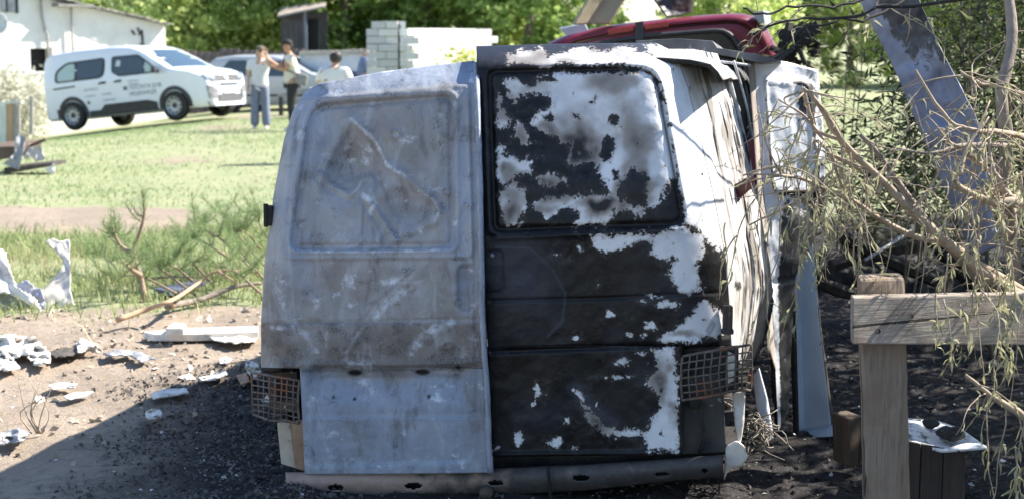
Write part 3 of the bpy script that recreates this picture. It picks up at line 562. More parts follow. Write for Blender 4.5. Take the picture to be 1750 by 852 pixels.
# wire lamp grilles
def grille(x0, x1, y0, y1, skew, bulge, dz, nx, ny, side, label):
    b = MB()
    def q(u, v):
        x = x0+(x1-x0)*u+3.2*float(fbm(u*2.3+side, v*2.1, 5.0, 2)); y = y0+(y1-y0)*v+skew*(u-.5)+4.5*v*float(fbm(u*2.6, v*1.7+side, 9.0, 2))
        k = math.sin(math.pi*min(1, max(0, .08+u*.84)))**.5
        s = (u if side > 0 else 1-u)
        d = dz-bulge*k*(.4+.6*math.sin(math.pi*min(1, .1+.8*v)))+max(0, s-.62)*.38
        return rp(x, y, d)
    for i in range(nx+1):
        b.tube([q(i/nx+.008*math.sin(3*i), j/10) for j in range(11)], .0034 if 0 < i < nx else .0055, 5)
    for j in range(ny+1):
        b.tube([q(i/14, j/ny+.006*math.sin(5*j)) for i in range(15)], .0034 if 0 < j < ny else .0060, 5)
    o = b.build('lamp_grille', MWIRE, van, True); o['label'] = label; return o
grille(431, 511, 643, 716, 14, .05, .02, 8, 7, -1, 'rusty wire cage over left tail lamp'); grille(1165, 1281, 598, 676, -20, .06, .02, 9, 6, 1, 'scorched wire cage over right tail lamp')
patch('lamp_housing', [(455, 636), (508, 634), (510, 706), (462, 700)], .085, pmat('scorched_housing', (.16, .12, .09), (.07, .055, .045), 16, .8, .003, c3=(.6, .55, .5), s3=26)); patch('lamp_opening', [(470, 648), (508, 647), (509, 683), (473, 684)], .075, MSOOT, .02)
patch('lamp_housing', [(1166, 596), (1262, 590), (1262, 668), (1168, 674)], .085, pmat('ashy_housing', (.03, .026, .024), (.08, .07, .06), 16, .8, .003, c3=(.5, .47, .42), s3=26)); patch('lamp_opening', [(1178, 606), (1240, 602), (1240, 650), (1180, 654)], .075, MSOOT, .02)
b = MB(); b.prism(rp(*np.array([(1243, 600), (1256, 606), (1254, 650), (1244, 655)], float).T, .06), AX*.01); b.build('reflector_strip', pmat('pale_reflector', (.7, .68, .62), (.5, .47, .42), 20, .4, 0), van)
# bumper bar with punched slots
G = coons([(488, 806), (620, 803), (838, 799), (1000, 792), (1234, 776)], [(490, 849), (650, 851), (838, 847), (1000, 838), (1237, 812)], [(488, 806), (490, 849)], [(1234, 776), (1237, 812)], 330, 20)
x, y = G[..., 0], G[..., 1]; v = np.linspace(0, 1, 20)[:, None]
d = .02-.035*np.sin(np.pi*np.clip(v*1.02, 0, 1))**.6+.004*fbm(x/30, y/30, 3.0, 3)+.01*g_((x-860)/40, 1)+.05*sstep(505, 486, x)**2*0
Pb = rp(x, y, d); F = gridF(20, 330, True); cx = x.ravel()[F].mean(1); cy = y.ravel()[F].mean(1)
kill = np.zeros(len(F), bool)
for (a, bb, rx, ry) in ((508, 834, 5, 5), (573, 833, 14, 6), (706, 830, 15, 6), (847, 825, 13, 5), (993, 816, 14, 5.5), (1132, 811, 13, 4.5), (1204, 804, 5, 5)): kill |= ell(cx, cy, a, bb, rx, ry) > 0
gm = NG('bumper_steel'); vv_ = gm.co(); n1 = gm.noise(5, 5, .6, vv_); n2 = gm.noise(24, 5, .7, vv_)
cc = gm.mix(gm.ramp(gm.math('ADD', gm.attr('rust'), gm.math('MULTIPLY', gm.math('SUBTRACT', n1, .5), 1.2)), .35, .6), gm.mix(n2, (.022, .021, .024), (.12, .11, .105)), gm.mix(n2, (.26, .165, .13), (.42, .33, .29)))
cc = gm.mix(gm.ramp(n2, .62, .7), cc, (.02, .018, .018)); MBUMP = gm.out(cc, .6, .25, n2, .004)
rust = 1.0-sstep(520, 800, x)*.66
o = put('bumper', Pb, F[~kill], [MBUMP], van, True, dict(rust=rust), solid=.006)
b = MB(); E0 = resample([(492, 812), (838, 806), (1232, 782)], 20); b.add(np.concatenate([rp(E0[:, 0], E0[:, 1], .06), rp(E0[:, 0], E0[:, 1]+33, .06)]), [(i, i+1, i+21, i+20) for i in range(19)]); b.build('bumper_back', MSOOT, van)
b = MB(); b.lathe([(0, -.05), (.024, -.042), (.03, -.02), (.022, 0), (.014, .01), (.014, .05)], rp(831, 838, -.02), 'y', 16); b.build('tow_hitch', MRUST, van, True)
b = MB(); b.tube(rp(np.array([936, 938, 940, 941]), np.array([796, 815, 835, 868]), np.array([-.03, -.035, -.03, -.02])), .007, 6); b.build('hanging_wire', MSOOT, van, True)
b = MB(); b.prism(rp(*np.array([(1121, 813), (1143, 811), (1144, 815), (1122, 816)], float).T, .03), AX*.01); b.build('pale_reflector', pmat('cream_plate', (.7, .66, .56), None, 20, .5, 0), van)
# torn strips below the right corner
def strip(name, left, right, d0, d1, m, wr=.006, nu=8, nv=30, parent=van, thick=.004, label=None):
    L, Rr = resample(left, nv), resample(right, nv); u = np.linspace(0, 1, nu)[None, :, None]; G = L[:, None]*(1-u)+Rr[:, None]*u
    d = np.linspace(d0, d1, nv)[:, None]+.03*(u[..., 0]-.5)**2+wr*3*fbm(G[..., 0]/18, G[..., 1]/30, 2.0, 3)
    o = put(name, rp(G[..., 0], G[..., 1], d), gridF(nv, nu, True), m, parent, True, dict(soot=0*d), solid=thick)
    if label: o['label'] = label
    return o
MPALE = pmat('bare_pale_panel', (.74, .72, .68), (.55, .49, .42), 7, .65, .005, c3=(.3, .2, .14), s3=16, lo3=.6, hi3=.7)
strip('torn_strip', [(1252, 672), (1254, 710), (1258, 745), (1257, 765)], [(1274, 664), (1272, 720), (1268, 745), (1264, 765)], .12, .10, MPALE)
strip('torn_strip', [(1286, 640), (1292, 690), (1300, 735), (1304, 758)], [(1298, 628), (1312, 680), (1320, 730), (1322, 748)], .85, .75, pmat('white_fender_paint', (.75, .77, .8), (.6, .62, .66), 7, .5, .003), .003)
b = MB(); tp = rp(*np.array([(1240, 762), (1258, 755), (1272, 766), (1277, 785), (1266, 796), (1246, 800), (1237, 822)], float).T, .06)
b.prism(tp, AX*.05); b.build('corner_cap', pmat('heat_tanned_paint', (.62, .50, .42), (.72, .65, .58), 8, .65, .004, c3=(.3, .2, .15), s3=18), van, bevel=.012)
# wheels: burnt rims with nests of tyre wire
def burnt_wheel(c):
    ob = MB(); ob.lathe([(.05, -.09), (.11, -.08), (.15, -.06), (.17, -.10), (.19, -.10), (.185, -.06), (.175, 0), (.185, .06), (.19, .1), (.17, .1), (.12, .02), (.05, 0)], c, 'x', 24)
    whl = ob.build('wheel_rim', MRUST, van, True)
    wb = MB(); rr = random.Random(int(c[0]*100))
    for k in range(46):
        a = rr.uniform(0, 6.28); r0 = .19+.07*rr.random(); pts = [np.array(c)+[rr.uniform(-.12, .12), (r0+.03*rr.random())*math.cos(a+t), max(-.98*c[2]+.01, (r0+.04*rr.random())*math.sin(a+t)*.85-.03)] for t in np.linspace(0, rr.uniform(.6, 1.8), 7)]
        wb.tube(pts, .0028, 4)
    wb.build('tyre_wire', pmat('tyre_wire', (.16, .15, .14), (.30, .28, .26), 40, .6, 0, .5), whl, True); return whl
for s, side in ((.85, -1), (.85, 1), (3.3, -1), (3.3, 1)):
    c = np.array(Q0)+AX*s+LAT*(.76*side); c[2] = .2; burnt_wheel(c)
# nest of tyre wire showing under the right corner
b = MB(); rr = random.Random(4); cc0 = rp(1290, 742, .35)
for k in range(60):
    p0 = cc0+[rr.gauss(0, .035), rr.gauss(0, .05), rr.gauss(0, .025)]; a = rr.uniform(0, 6.28); e = rr.uniform(-.8, .8); L = rr.uniform(.03, .075)
    v0 = np.array([math.cos(a), math.sin(a), e])*L; b.tube(spline([p0-v0, p0+[rr.gauss(0, .02), rr.gauss(0, .02), .02+rr.gauss(0, .02)], p0+v0], 7), .0025, 4)
b.build('wire_nest', pmat('loose_wire', (.14, .12, .10), (.24, .22, .19), 40, .6, 0, .4), van, True)
# ------------------------------------------------------------------ white people carrier and grey car
MGLASS = NG('tinted_glass'); MGLASS = MGLASS.out((.035, .05, .06), .06, 0, None, spec=.8)
MGLASSP = NG('pale_glass'); MGLASSP = MGLASSP.out((.42, .52, .48), .12, 0, None, spec=.7)  # opaque; pale colour paints in the bright wall seen through the pane
MGLASSB = NG('windscreen_glass'); MGLASSB = MGLASSB.out((.05, .085, .12), .08, 0, None, spec=.9)
MPLAST = pmat('black_plastic', (.03, .031, .036), (.045, .045, .05), 12, .6, 0)
MTYRE = pmat('tyre_rubber', (.02, .02, .021), (.035, .034, .033), 10, .85, .002)
MSTEEL = pmat('silver_wheel', (.42, .43, .46), (.32, .33, .35), 12, .4, 0, .5)
def car_paint(name, c): g = NG(name); n = g.noise(3, 3); g.out(g.mix(n, c, tuple(x*.94 for x in c)), .32); g.b.inputs['Coat Weight'].default_value = .4; return g.m
def vehicle(name, label, pr, pf, wb, prof, hwmax, paint, z0=.24, group=None):
    """body lofted from its side profile; local x forward, y left, z up; returns root + surface lookups"""
    X = (pf-pr)/np.linalg.norm(pf-pr); Y = np.cross([0, 0, 1.0], X); Y /= np.linalg.norm(Y); Z = np.cross(X, Y); Mx = np.stack([X, Y, Z], 1)
    root = thing(name, label, 'car' if 'car' in name else 'van', tuple(pr), group); root.rotation_euler = Matrix(Mx.tolist()).to_euler(); ORG[root] = np.zeros(3)
    px_, pz_ = zip(*prof['top']); L = prof['len']
    zt = lambda x: np.interp(x, px_, pz_)
    hw = lambda x: hwmax*np.interp(x, prof['wx'], prof['w'])
    def ys(x, z): return hw(x)*(1-.17*np.clip((z-prof['belt'])/.75, 0, 1.2)**1.15-.06*np.clip((.6-z)/.4, 0, 1))
    xs = np.unique(np.r_[np.linspace(0, .3, 8), np.linspace(.3, L-.5, 34), np.linspace(L-.5, L, 10)])
    rows = []
    for x in xs:
        t = zt(x); zb = min(prof['belt'], t-.08); zz = [z0, z0+.06, .45, .62, .82, zb-.06, zb, zb+(t-zb)*.4, zb+(t-zb)*.75, zb+(t-zb)*.92]
        zz = np.sort(np.minimum(zz, t-.01)); yv = [ys(x, z) for z in zz]; yv[0] *= .93
        yt = yv[-1]
        half = list(zip(yv, zz))+[(yt*.965, t-.012), (yt*.90, t+.008), (yt*.6, t+.025), (yt*.25, t+.032)]
        rows.append([(x, -y, z) for y, z in half]+[(x, y, z) for y, z in half[::-1]])
    G = np.array(rows); b = MB(); b.grid(G[:, ::-1]); n = G.shape[1]
    b.add(G[0], [tuple(range(n))]); b.add(G[-1], [tuple(range(n-1, -1, -1))])
    body = put('body', np.array(b.V), b.F, paint, root, True)
    m = body.modifiers.new('edges', 'EDGE_SPLIT'); m.split_angle = R(40)
    def side(nm, poly, mt, off=.006, parent=root, thick=.012, rad=0):
        P = roundrect(poly, rad, 5) if rad else poly; b = MB(); b.prism([(x, -(ys(x, z)+off), z) for x, z in P], (0, thick, 0)); return put(nm, np.array(b.V), b.F, mt, parent)
    wheels = []
    for wx in (prof['rw'], prof['rw']+wb):
        for sgn in (-1, 1):
            r = prof['wr']; yy = sgn*(hw(wx)-.045); q = np.array([wx, yy, r])
            b = MB(); b.lathe([(r*.66, -.10), (r*.9, -.105), (r*.985, -.08), (r, -.05), (r, .05), (r*.985, .08), (r*.9, .105), (r*.66, .10)], q, 'y', 32); ty = b.build('wheel', MTYRE, root, True)
            b = MB(); s_ = sgn; b.lathe([(r*.67, s_*.10), (r*.62, s_*.085), (r*.58, s_*.06), (r*.5, s_*.055), (r*.30, s_*.075), (r*.22, s_*.06), (r*.15, s_*.06), (0, s_*.058)], q, 'y', 32)
            rm = b.build('rim', MSTEEL, ty, True)
            b = MB()
            for k in range(10):
                a = k*.628; cxx = q+[math.cos(a)*r*.48, s_*.064, math.sin(a)*r*.48]; b.lathe([(0, s_*.004), (.024, s_*.002), (.026, -.01)], cxx, 'y', 8)
            b.lathe([(0, s_*.012), (.05, s_*.008), (.055, -.02)], q+[0, s_*.062, 0], 'y', 14); tag(b.build('rim_hole', MPLAST, ty), kind='stuff'); wheels.append(ty)
    return root, zt, ys, side
def put_text(name, txt, size, loc, M3, mt, parent):
    cu = bpy.data.curves.new(name, 'FONT'); cu.body = txt; cu.size = size; cu.extrude = .001; cu.resolution_u = 2
    o = bpy.data.objects.new(name, cu); COL.objects.link(o); bpy.context.view_layer.update()
    me = bpy.data.meshes.new_from_object(o.evaluated_get(bpy.context.evaluated_depsgraph_get())); bpy.data.objects.remove(o)
    V = np.array([v.co[:] for v in me.vertices]).reshape(-1, 3)@np.asarray(M3, float).T+np.asarray(loc, float); F = [tuple(p.vertices) for p in me.polygons]
    return put(name, V, F, mt, parent)
pr = at_y(124, 223, 37.6); pf0 = at_y(291, 207, 36.0)
for Yf in np.linspace(33, 37.5, 200):                        # front axle where the wheelbase comes out right
    pf = at_y(291, 207, Yf)
    if np.linalg.norm(pf-pr) < 2.99: break
PW = car_paint('white_van_paint', (.77, .80, .88))
prof = dict(len=4.75, belt=1.08, rw=.885, wr=.335, top=[(0, 1.42), (.02, 1.62), (.08, 1.76), (.25, 1.83), (1.0, 1.86), (2.1, 1.845), (2.65, 1.79), (2.95, 1.69), (3.4, 1.44), (3.78, 1.20), (3.95, 1.16), (4.3, 1.09), (4.52, 1.0), (4.66, .88), (4.73, .72), (4.75, .5)],
            wx=[0, .05, .3, 1, 3.4, 4.1, 4.45, 4.66, 4.75], w=[.90, .95, .99, 1, 1, .985, .93, .82, .70])
def to_root(root):
    def f(p): return np.array(root.matrix_basis@Vector(p))
    return f
root, zt, ys, side = vehicle('passenger_van', 'white passenger van with black lower cladding parked on the lawn', pr, pf, 2.975, prof, .925, PW)
frame = [(.36, 1.10), (1.86, 1.12), (1.90, 1.30), (1.90, 1.60), (.72, 1.60), (.42, 1.42)]
side('window', [(.40, 1.13), (1.84, 1.14), (1.93, 1.28), (1.93, 1.62), (.75, 1.60), (.42, 1.42)], MPLAST, .004, rad=.12)
side('pane', [(.48, 1.17), (1.02, 1.17), (1.02, 1.56), (.78, 1.55), (.50, 1.38)], MGLASSP, .009, rad=.08); side('pane', [(1.10, 1.18), (1.78, 1.19), (1.86, 1.30), (1.87, 1.57), (1.10, 1.57)], MGLASS, .009, rad=.06)
side('window', [(2.12, 1.25), (2.35, 1.13), (3.55, 1.13), (3.2, 1.40), (2.9, 1.60), (2.12, 1.62)], MPLAST, .004, rad=.07)
side('pane', [(2.17, 1.27), (2.38, 1.17), (3.06, 1.17), (3.06, 1.45), (2.86, 1.57), (2.17, 1.58)], MGLASS, .009, rad=.05); side('pane', [(3.10, 1.17), (3.44, 1.17), (3.16, 1.38), (3.10, 1.42)], MGLASSP, .009, rad=.03)
side('head_rest', [(2.24, 1.38), (2.38, 1.36), (2.40, 1.5), (2.28, 1.52)], pmat('seat_cover', (.62, .68, .68), None, 9, .6, 0), .013, thick=.003, rad=.03)
side('slide_rail', [(.36, .98), (1.02, 1.0), (1.02, 1.035), (.36, 1.015)], MPLAST, .012)
for hx in (1.72, 2.18): side('door_handle', [(hx, 1.0), (hx+.24, 1.01), (hx+.22, 1.06), (hx+.04, 1.05)], MPLAST, .02, thick=.03, rad=.02)
side('side_cladding', [(1.36, .26), (3.36, .26), (3.36, .46), (3.1, .53), (1.85, .52), (1.70, .40), (1.36, .40)], MPLAST, .014, thick=.03)
side('rear_cladding', [(.0, .3), (.46, .28), (.46, .50), (0, .52)], MPLAST, .014, thick=.03)
for wx in (.885, 3.86):
    A = np.linspace(-.15, math.pi+.15, 22); b = MB()
    for k in range(21):
        q = []
        for rr_ in (.355, .45):
            for a in (A[k], A[k+1]): q.append((wx+rr_*math.cos(a), .335+rr_*math.sin(a)))
        P = [(x, -(ys(x, z)+.016), z) for x, z in (q[0], q[1], q[3], q[2])]; b.prism(P, (0, .03, 0))
    put('wheel_arch', np.array(b.V), b.F, MPLAST, root)
    b = MB(); b.lathe([(.29, 0), (.36, 0), (.36, .03)], (wx, -(ys(wx, .5)+.006), .335), 'y', 28); put('wheel_well', np.array(b.V), b.F, pmat('wheel_well_dark', (.008, .008, .009), None, 5, .9, 0), root)
# windscreen, bonnet furniture, nose
xsw = np.linspace(2.99, 3.80, 10); G = np.array([[(x, yv*(.64+.10*(x-2.99)/.8), zt(x)+.034-.02*abs(yv)**3) for yv in np.linspace(-1, 1, 9)] for x in xsw]); b = MB(); b.grid(G); put('windscreen', np.array(b.V), b.F, MGLASSB, root, True)
def nose(nm, poly, mt, off=.012, thick=-.03, rad=0):
    P = roundrect(poly, rad, 4) if rad else poly
    def xn(y, z): return min(4.765-.80*max(0, abs(y)-.63), float(np.interp(z-.04, [.25, .5, .72, .88, 1.0, 1.09, 1.16], [4.74, 4.75, 4.73, 4.66, 4.52, 4.3, 3.95])))+off
    b = MB(); b.prism([(xn(y, z), y, z) for y, z in P], (thick, 0, 0)); return put(nm, np.array(b.V), b.F, mt, root)
MLAMP = pmat('lamp_glass', (.35, .40, .50), (.12, .13, .16), 16, .15, 0)
nose('grille', [(-.62, .82), (.62, .82), (.66, .95), (.25, .96), (0, .93), (-.25, .96), (-.66, .95)], MPLAST, .02)
for sg in (-1, 1):
    nose('headlight', [(sg*.46, .84), (sg*.74, .88), (sg*.80, 1.0), (sg*.62, .97), (sg*.46, .93)][::sg], MLAMP, .03)
    nose('fog_lamp', [(sg*.50, .40), (sg*.72, .42), (sg*.76, .72), (sg*.60, .70), (sg*.44, .60)][::sg], pmat('fog_lamp_grey', (.12, .12, .13), (.3, .3, .32), 20, .4, 0), .03, rad=.03)
nose('emblem', [(-.05, .84), (.05, .84), (.06, .93), (0, .97), (-.06, .93)], MSTEEL, .03); nose('lower_slot', [(-.30, .72), (.42, .72), (.44, .76), (-.28, .76)], MPLAST, .02)
nose('number_plate', [(-.26, .52), (.26, .52), (.26, .63), (-.26, .63)], pmat('white_plate', (.85, .86, .88), None, 5, .4, 0), .045); nose('air_intake', [(-.48, .34), (.48, .34), (.42, .50), (-.42, .50)], pmat('intake_grey', (.08, .08, .085), (.14, .14, .15), 30, .6, 0), .03)
nose('front_cladding', [(-.72, .24), (.72, .24), (.76, .34), (-.76, .34)], MPLAST, .03)
b = MB(); b.prism([(3.36, -ys(3.36, 1.2)-.02, 1.12), (3.44, -1.12, 1.12), (3.44, -1.14, 1.25), (3.40, -1.0, 1.29), (3.36, -ys(3.36, 1.2)-.02, 1.2)], (.12, 0, 0)); put('mirror', np.array(b.V), b.F, MPLAST, root, bevel=.02)
MPRINT = pmat('grey_print', (.16, .17, .20), None, 5, .6, 0); MPRINTL = pmat('pale_print', (.42, .43, .48), None, 5, .6, 0)
M3 = np.array([[1, 0, 0], [0, 0, -1], [0, 1, 0]], float)
for txt, s, x, z, mt in (('ПОСЛУГИ ДЛЯ', .125, 2.62, .80, MPRINT), ('МЕШКАНЦІВ', .125, 2.60, .66, MPRINT), ('мобільна', .07, 2.60, .98, MPRINTL), ('команда', .075, 2.60, .90, MPRINTL), ('допомога', .09, 1.28, .88, MPRINTL), ('служба', .08, 1.30, .73, MPRINTL), ('громад', .08, 1.80, .74, MPRINTL), ('соціальна', .08, 1.80, .60, MPRINTL)):
    put_text('lettering', txt, s, (x, -(ys(x, z)+.004), z), M3, mt, root)
side('print_mark', [(2.44, .80), (2.56, .80), (2.56, .89), (2.44, .89)], MPRINT, .004, rad=.02); side('print_mark', [(1.34, .56), (1.42, .56), (1.42, .64), (1.34, .64)], MPRINT, .004, rad=.02)
# grey estate car behind
pr2 = at_y(368, 190, 41.0); pf2 = pr2+np.array([2.65*math.cos(R(-14)), 2.65*math.sin(R(-14)), .02]); 
profc = dict(len=4.4, belt=.90, rw=.85, wr=.31, top=[(0, 1.0), (.05, 1.14), (.35, 1.40), (.9, 1.47), (2.0, 1.46), (2.4, 1.38), (3.1, 1.0), (3.3, .96), (4.1, .84), (4.32, .7), (4.4, .5)], wx=[0, .1, .4, 3.6, 4.1, 4.4], w=[.85, .93, 1, 1, .94, .74])
root2, zt2, ys2, side2 = vehicle('parked_car', 'grey car half hidden behind the white van and the woman', pr2, pf2, 2.6, profc, .86, car_paint('silver_grey_paint', (.40, .43, .47)), z0=.2)
side2('window', [(.45, .95), (1.3, .94), (1.3, 1.36), (.8, 1.36)], MGLASS, rad=.05); side2('window', [(1.38, .94), (2.75, .94), (2.3, 1.33), (1.38, 1.36)], MGLASS, rad=.05); side2('side_trim', [(1.2, .42), (3.2, .42), (3.2, .48), (1.2, .48)], MPLAST)
G = np.array([[(x, yv*(.56+.1*(x-2.42)/.6), zt2(x)+.035) for yv in np.linspace(-1, 1, 7)] for x in np.linspace(2.42, 3.08, 7)]); b = MB(); b.grid(G); put('windscreen', np.array(b.V), b.F, MGLASSB, root2, True)

# ------------------------------------------------------------------ burgundy van behind the wreck
YB = 11.6
def bp(px, py, d=0.0): return at_y(px, py, YB+d)
red = thing('burgundy_van', 'dark red van standing behind the burnt van', 'van', tuple(at_y(1150, 300, YB+1.5)*[1, 1, 0]))
MRED = NG('burgundy_paint'); _n = MRED.noise(5, 4); MRED = MRED.out(MRED.mix(_n, (.19, .012, .034), (.12, .008, .024)), .34)
out = np.array([(928, 560), (924, 300), (922, 110), (930, 74), (965, 58), (1030, 44), (1100, 35), (1180, 27), (1250, 22), (1285, 24), (1306, 40), (1322, 66), (1338, 105), (1352, 200), (1362, 330), (1362, 560)], float)
PO = resample(out, 70); rows = []
for s, ins in ((0, .10), (.03, .05), (.10, .015), (.2, 0), (1.2, 0), (2.4, 0), (3.2, .02)):
    p = at_y(PO[:, 0], PO[:, 1], YB); c0 = np.array([p[:, 0].mean(), 0, 1.0]); q = p.copy(); q[:, 0] = c0[0]+(p[:, 0]-c0[0])*(1-ins); q[:, 2] = p[:, 2]-ins*.5; q = q+np.array([.16, .98, 0])*s; q[:, 2] = np.minimum(q[:, 2], 9 if s < 2.5 else 1.2); rows.append(q)
b = MB(); b.grid(np.array(rows)); b.build('body_shell', MRED, red, True, solid=.02)
# rear face built round its window opening
wo = roundrect([(962, 84), (1100, 62), (1246, 50), (1274, 100), (1284, 240), (964, 250)], [8, 4, 22, 10, 14, 14], 6); wo_r = resample(wo+[wo[0]], 71)[:-1]
oo = resample(np.vstack([out*[1, 1], out[:1]]), 71)[:-1]; oo = (oo-[1150, 300])*[.90, .93]+[1150, 300]
ang = lambda P: np.arctan2(P[:, 1]-170, P[:, 0]-1130)
oo = oo[np.argsort(ang(oo))]; ww = wo_r[np.argsort(ang(wo_r))]; A = np.linspace(-math.pi, math.pi, 91)[:-1]
def polar(P): a = ang(P); return np.stack([np.interp(A, np.r_[a-2*math.pi, a, a+2*math.pi], np.tile(P[:, k], 3)) for k in (0, 1)], 1)
Oo, Ww = polar(oo), polar(ww); mid = Ww+(Oo-Ww)*.12
b = MB(); lay = [bp(Oo[:, 0], Oo[:, 1], -.01), bp(mid[:, 0], mid[:, 1], -.03), bp(Ww[:, 0], Ww[:, 1], -.015), bp(Ww[:, 0], Ww[:, 1], .05)]
V = np.concatenate(lay); n = 90; b.add(V, [(k*n+i, k*n+(i+1) % n, (k+1)*n+(i+1) % n, (k+1)*n+i) for k in range(3) for i in range(n)]); rf = b.build('rear_panel', MRED, red, True)
b = MB(); b.tube(np.vstack([bp(Ww[:, 0], Ww[:, 1], -.025), bp(Ww[:1, 0], Ww[:1, 1], -.025)]), .018, 6); b.build('window_seal', MPLAST, rf, True)
b = MB(); b.prism(bp(Ww[::3, 0], Ww[::3, 1], .05), (0, .01, 0)); b.build('window', pmat('sooted_glass', (.012, .013, .014), (.03, .03, .03), 5, .25, 0), red)
b = MB(); b.prism(bp(np.array([1086, 1100, 1100, 1086]), np.array([38, 36, 78, 80]), -.05), (0, .04, 0)); b.build('roof_strap', MPLAST, red, bevel=.005)
MREDL = pmat('red_lens', (.42, .035, .03), (.3, .02, .02), 18, .25, 0)
for a in ([(1040, 51), (1083, 44), (1083, 53), (1040, 60)], [(1102, 42), (1142, 37), (1142, 46), (1102, 51)]):
    b = MB(); b.prism(bp(*np.array(a, float).T, -.045), (0, .03, 0)); b.build('brake_light', MREDL, red, bevel=.004)
b = MB(); b.prism(bp(*np.array([(955, 48), (1000, 40), (1010, 60), (975, 66)], float).T, .6), (0, .2, 0)); b.build('roof_box', pmat('pale_blue_plastic', (.5, .6, .68), (.4, .48, .55), 8, .5, 0), red, bevel=.01)
# buckled silver corner and wreckage on its right side
b = MB(); b.prism(at_y(*np.array([(1284, 22), (1304, 18), (1308, 46), (1300, 44)], float).T, 11.5), (.1, .3, 0)); b.build('bent_trim', MSTEEL, red, bevel=.004)
rr = random.Random(9); b = MB()
for k in range(26):
    cx_, cy_ = rr.uniform(1335, 1400), rr.uniform(45, 130); c = at_y(cx_, cy_, 11.2+rr.uniform(-.2, .3)); ang_ = rr.uniform(0, 3.1)
    Rm = np.array(Matrix.Rotation(ang_, 3, 'Y')@Matrix.Rotation(rr.uniform(-1, 1), 3, 'X')); b.box(c, (rr.uniform(.05, .22), rr.uniform(.01, .05), rr.uniform(.02, .09)), Rm)
tag(b.build('burnt_wreckage', MSOOT, None, bevel=.004), 'blackened tangle of torn parts at the red van right corner', 'wreckage', kind='stuff')
# raised panels on its roof
def sheet(name, label, cat, top, bottom, left, right, Yf, m, nu=24, nv=40, wr=.02, thick=.006, attrs=None, base=None, group=None, solid_mat=0, seed=3.0, wl=60):
    G = coons(top, bottom, left, right, nu, nv); x, y = G[..., 0], G[..., 1]; u = np.linspace(0, 1, nu)[None, :]+0*x; v = np.linspace(0, 1, nv)[:, None]+0*x
    d = Yf(u, v)+wr*fbm(x/wl, y/wl, seed, 4); P = at_y(x, y, d)
    o = put(name, P, gridF(nv, nu, True), m, None, True, attrs(x, y, u, v) if attrs else None, base, solid=thick, solid_mat=solid_mat)
    return tag(o, label, cat, group)
MBEIGE = pmat('beige_sheet', (.36, .32, .22), (.27, .25, .19), 6, .7, .004, c3=(.10, .09, .08), s3=14, lo3=.58, hi3=.75)
sheet('bent_panel', 'bent beige metal panel sticking up from the red van roof', 'metal panel', [(1040, -60), (1110, -60)], [(981, 43), (1040, 40)], [(1040, -60), (1000, 10), (981, 43)], [(1110, -60), (1066, 0), (1040, 40)], lambda u, v: 11.7+.15*u-.1*v+.08*np.sin(u*3), MBEIGE, thick=.02)
sheet('tarpaulin', 'black crumpled sheet hanging over the red van roof', 'sheet', [(1080, -60), (1200, -60)], [(1140, 29), (1160, 27), (1182, 22)], [(1080, -60), (1118, 0), (1140, 29)], [(1200, -60), (1184, 0), (1182, 22)], lambda u, v: 11.7+.25*u, pmat('black_sheet', (.022, .022, .03), (.04, .04, .05), 6, .5, .003), wr=.08, thick=.008, wl=40)

# ------------------------------------------------------------------ white building
YH = 43.0
MWALL = pmat('whitewashed_wall', (.82, .80, .77), (.74, .72, .68), 2.2, .9, .006, c3=(.48, .44, .40), s3=9, lo3=.66, hi3=.78)
MSLATE = pmat('old_slate', (.20, .19, .185), (.30, .285, .27), 5, .9, .006, c3=(.12, .115, .11))
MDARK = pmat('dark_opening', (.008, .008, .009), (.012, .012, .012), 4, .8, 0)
HB = R(42); HN = np.array([math.sin(HB), -math.cos(HB), 0]); HT = np.array([math.cos(HB), math.sin(HB), 0]); PIV = at_y(284, 100, YH)
def hl(pts, off): return np.array([(hx(p[0]), YH-off, hz(p[1], p[0])) for p in pts])
def hpt(px, py): return on_plane(px, py, PIV, HN)
def hx(px): return float(PIV[0]+(hpt(px, 100)-PIV)@HT)
def hz(py, px=200): return float(hpt(px, py)[2])
house = thing('white_building', 'low whitewashed building with sloping slate roof at the left', 'building', (PIV[0], YH, -1.2)); house.rotation_euler = (0, 0, HB)
zb = -1.4; roofz = lambda px: hz(float(np.interp(px, [-200, 60, 284], [-75, -8, 43])), px)
def wallp(pxs, lo, hi): return [(hx(pxs[0]), YH, lo(pxs[0])), (hx(pxs[1]), YH, lo(pxs[1])), (hx(pxs[1]), YH, hi(pxs[1])), (hx(pxs[0]), YH, hi(pxs[0]))]
b = MB(); zc = lambda v: (lambda px: v)
for P in (wallp((-300, 52), zc(zb), roofz), wallp((85, 284), zc(zb), roofz), wallp((52, 85), zc(zb), zc(hz(123, 70))), wallp((52, 85), zc(hz(83, 70)), roofz)): b.prism(P, (0, .3, 0))
b.prism([(hx(284), YH+.3, zb), (hx(284), YH+7, zb), (hx(284), YH+7, roofz(284)), (hx(284), YH+.3, roofz(284))], (-.3, 0, 0)); b.build('wall', MWALL, house)
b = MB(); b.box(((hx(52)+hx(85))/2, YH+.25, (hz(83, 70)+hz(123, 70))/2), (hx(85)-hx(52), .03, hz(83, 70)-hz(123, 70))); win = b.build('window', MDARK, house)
b = MB(); b.box((hx(86.5), YH-.04, (hz(83, 70)+hz(123, 70))/2), (.06, .1, hz(83, 70)-hz(123, 70)+.06)); b.build('shutter', pmat('grey_shutter', (.35, .36, .38), None, 5, .7, 0), win)
b = MB(); b.box(((hx(52)+hx(85))/2, YH-.02, hz(124, 70)), (hx(85)-hx(52)+.1, .12, .05)); b.build('window_sill', MWALL, win)
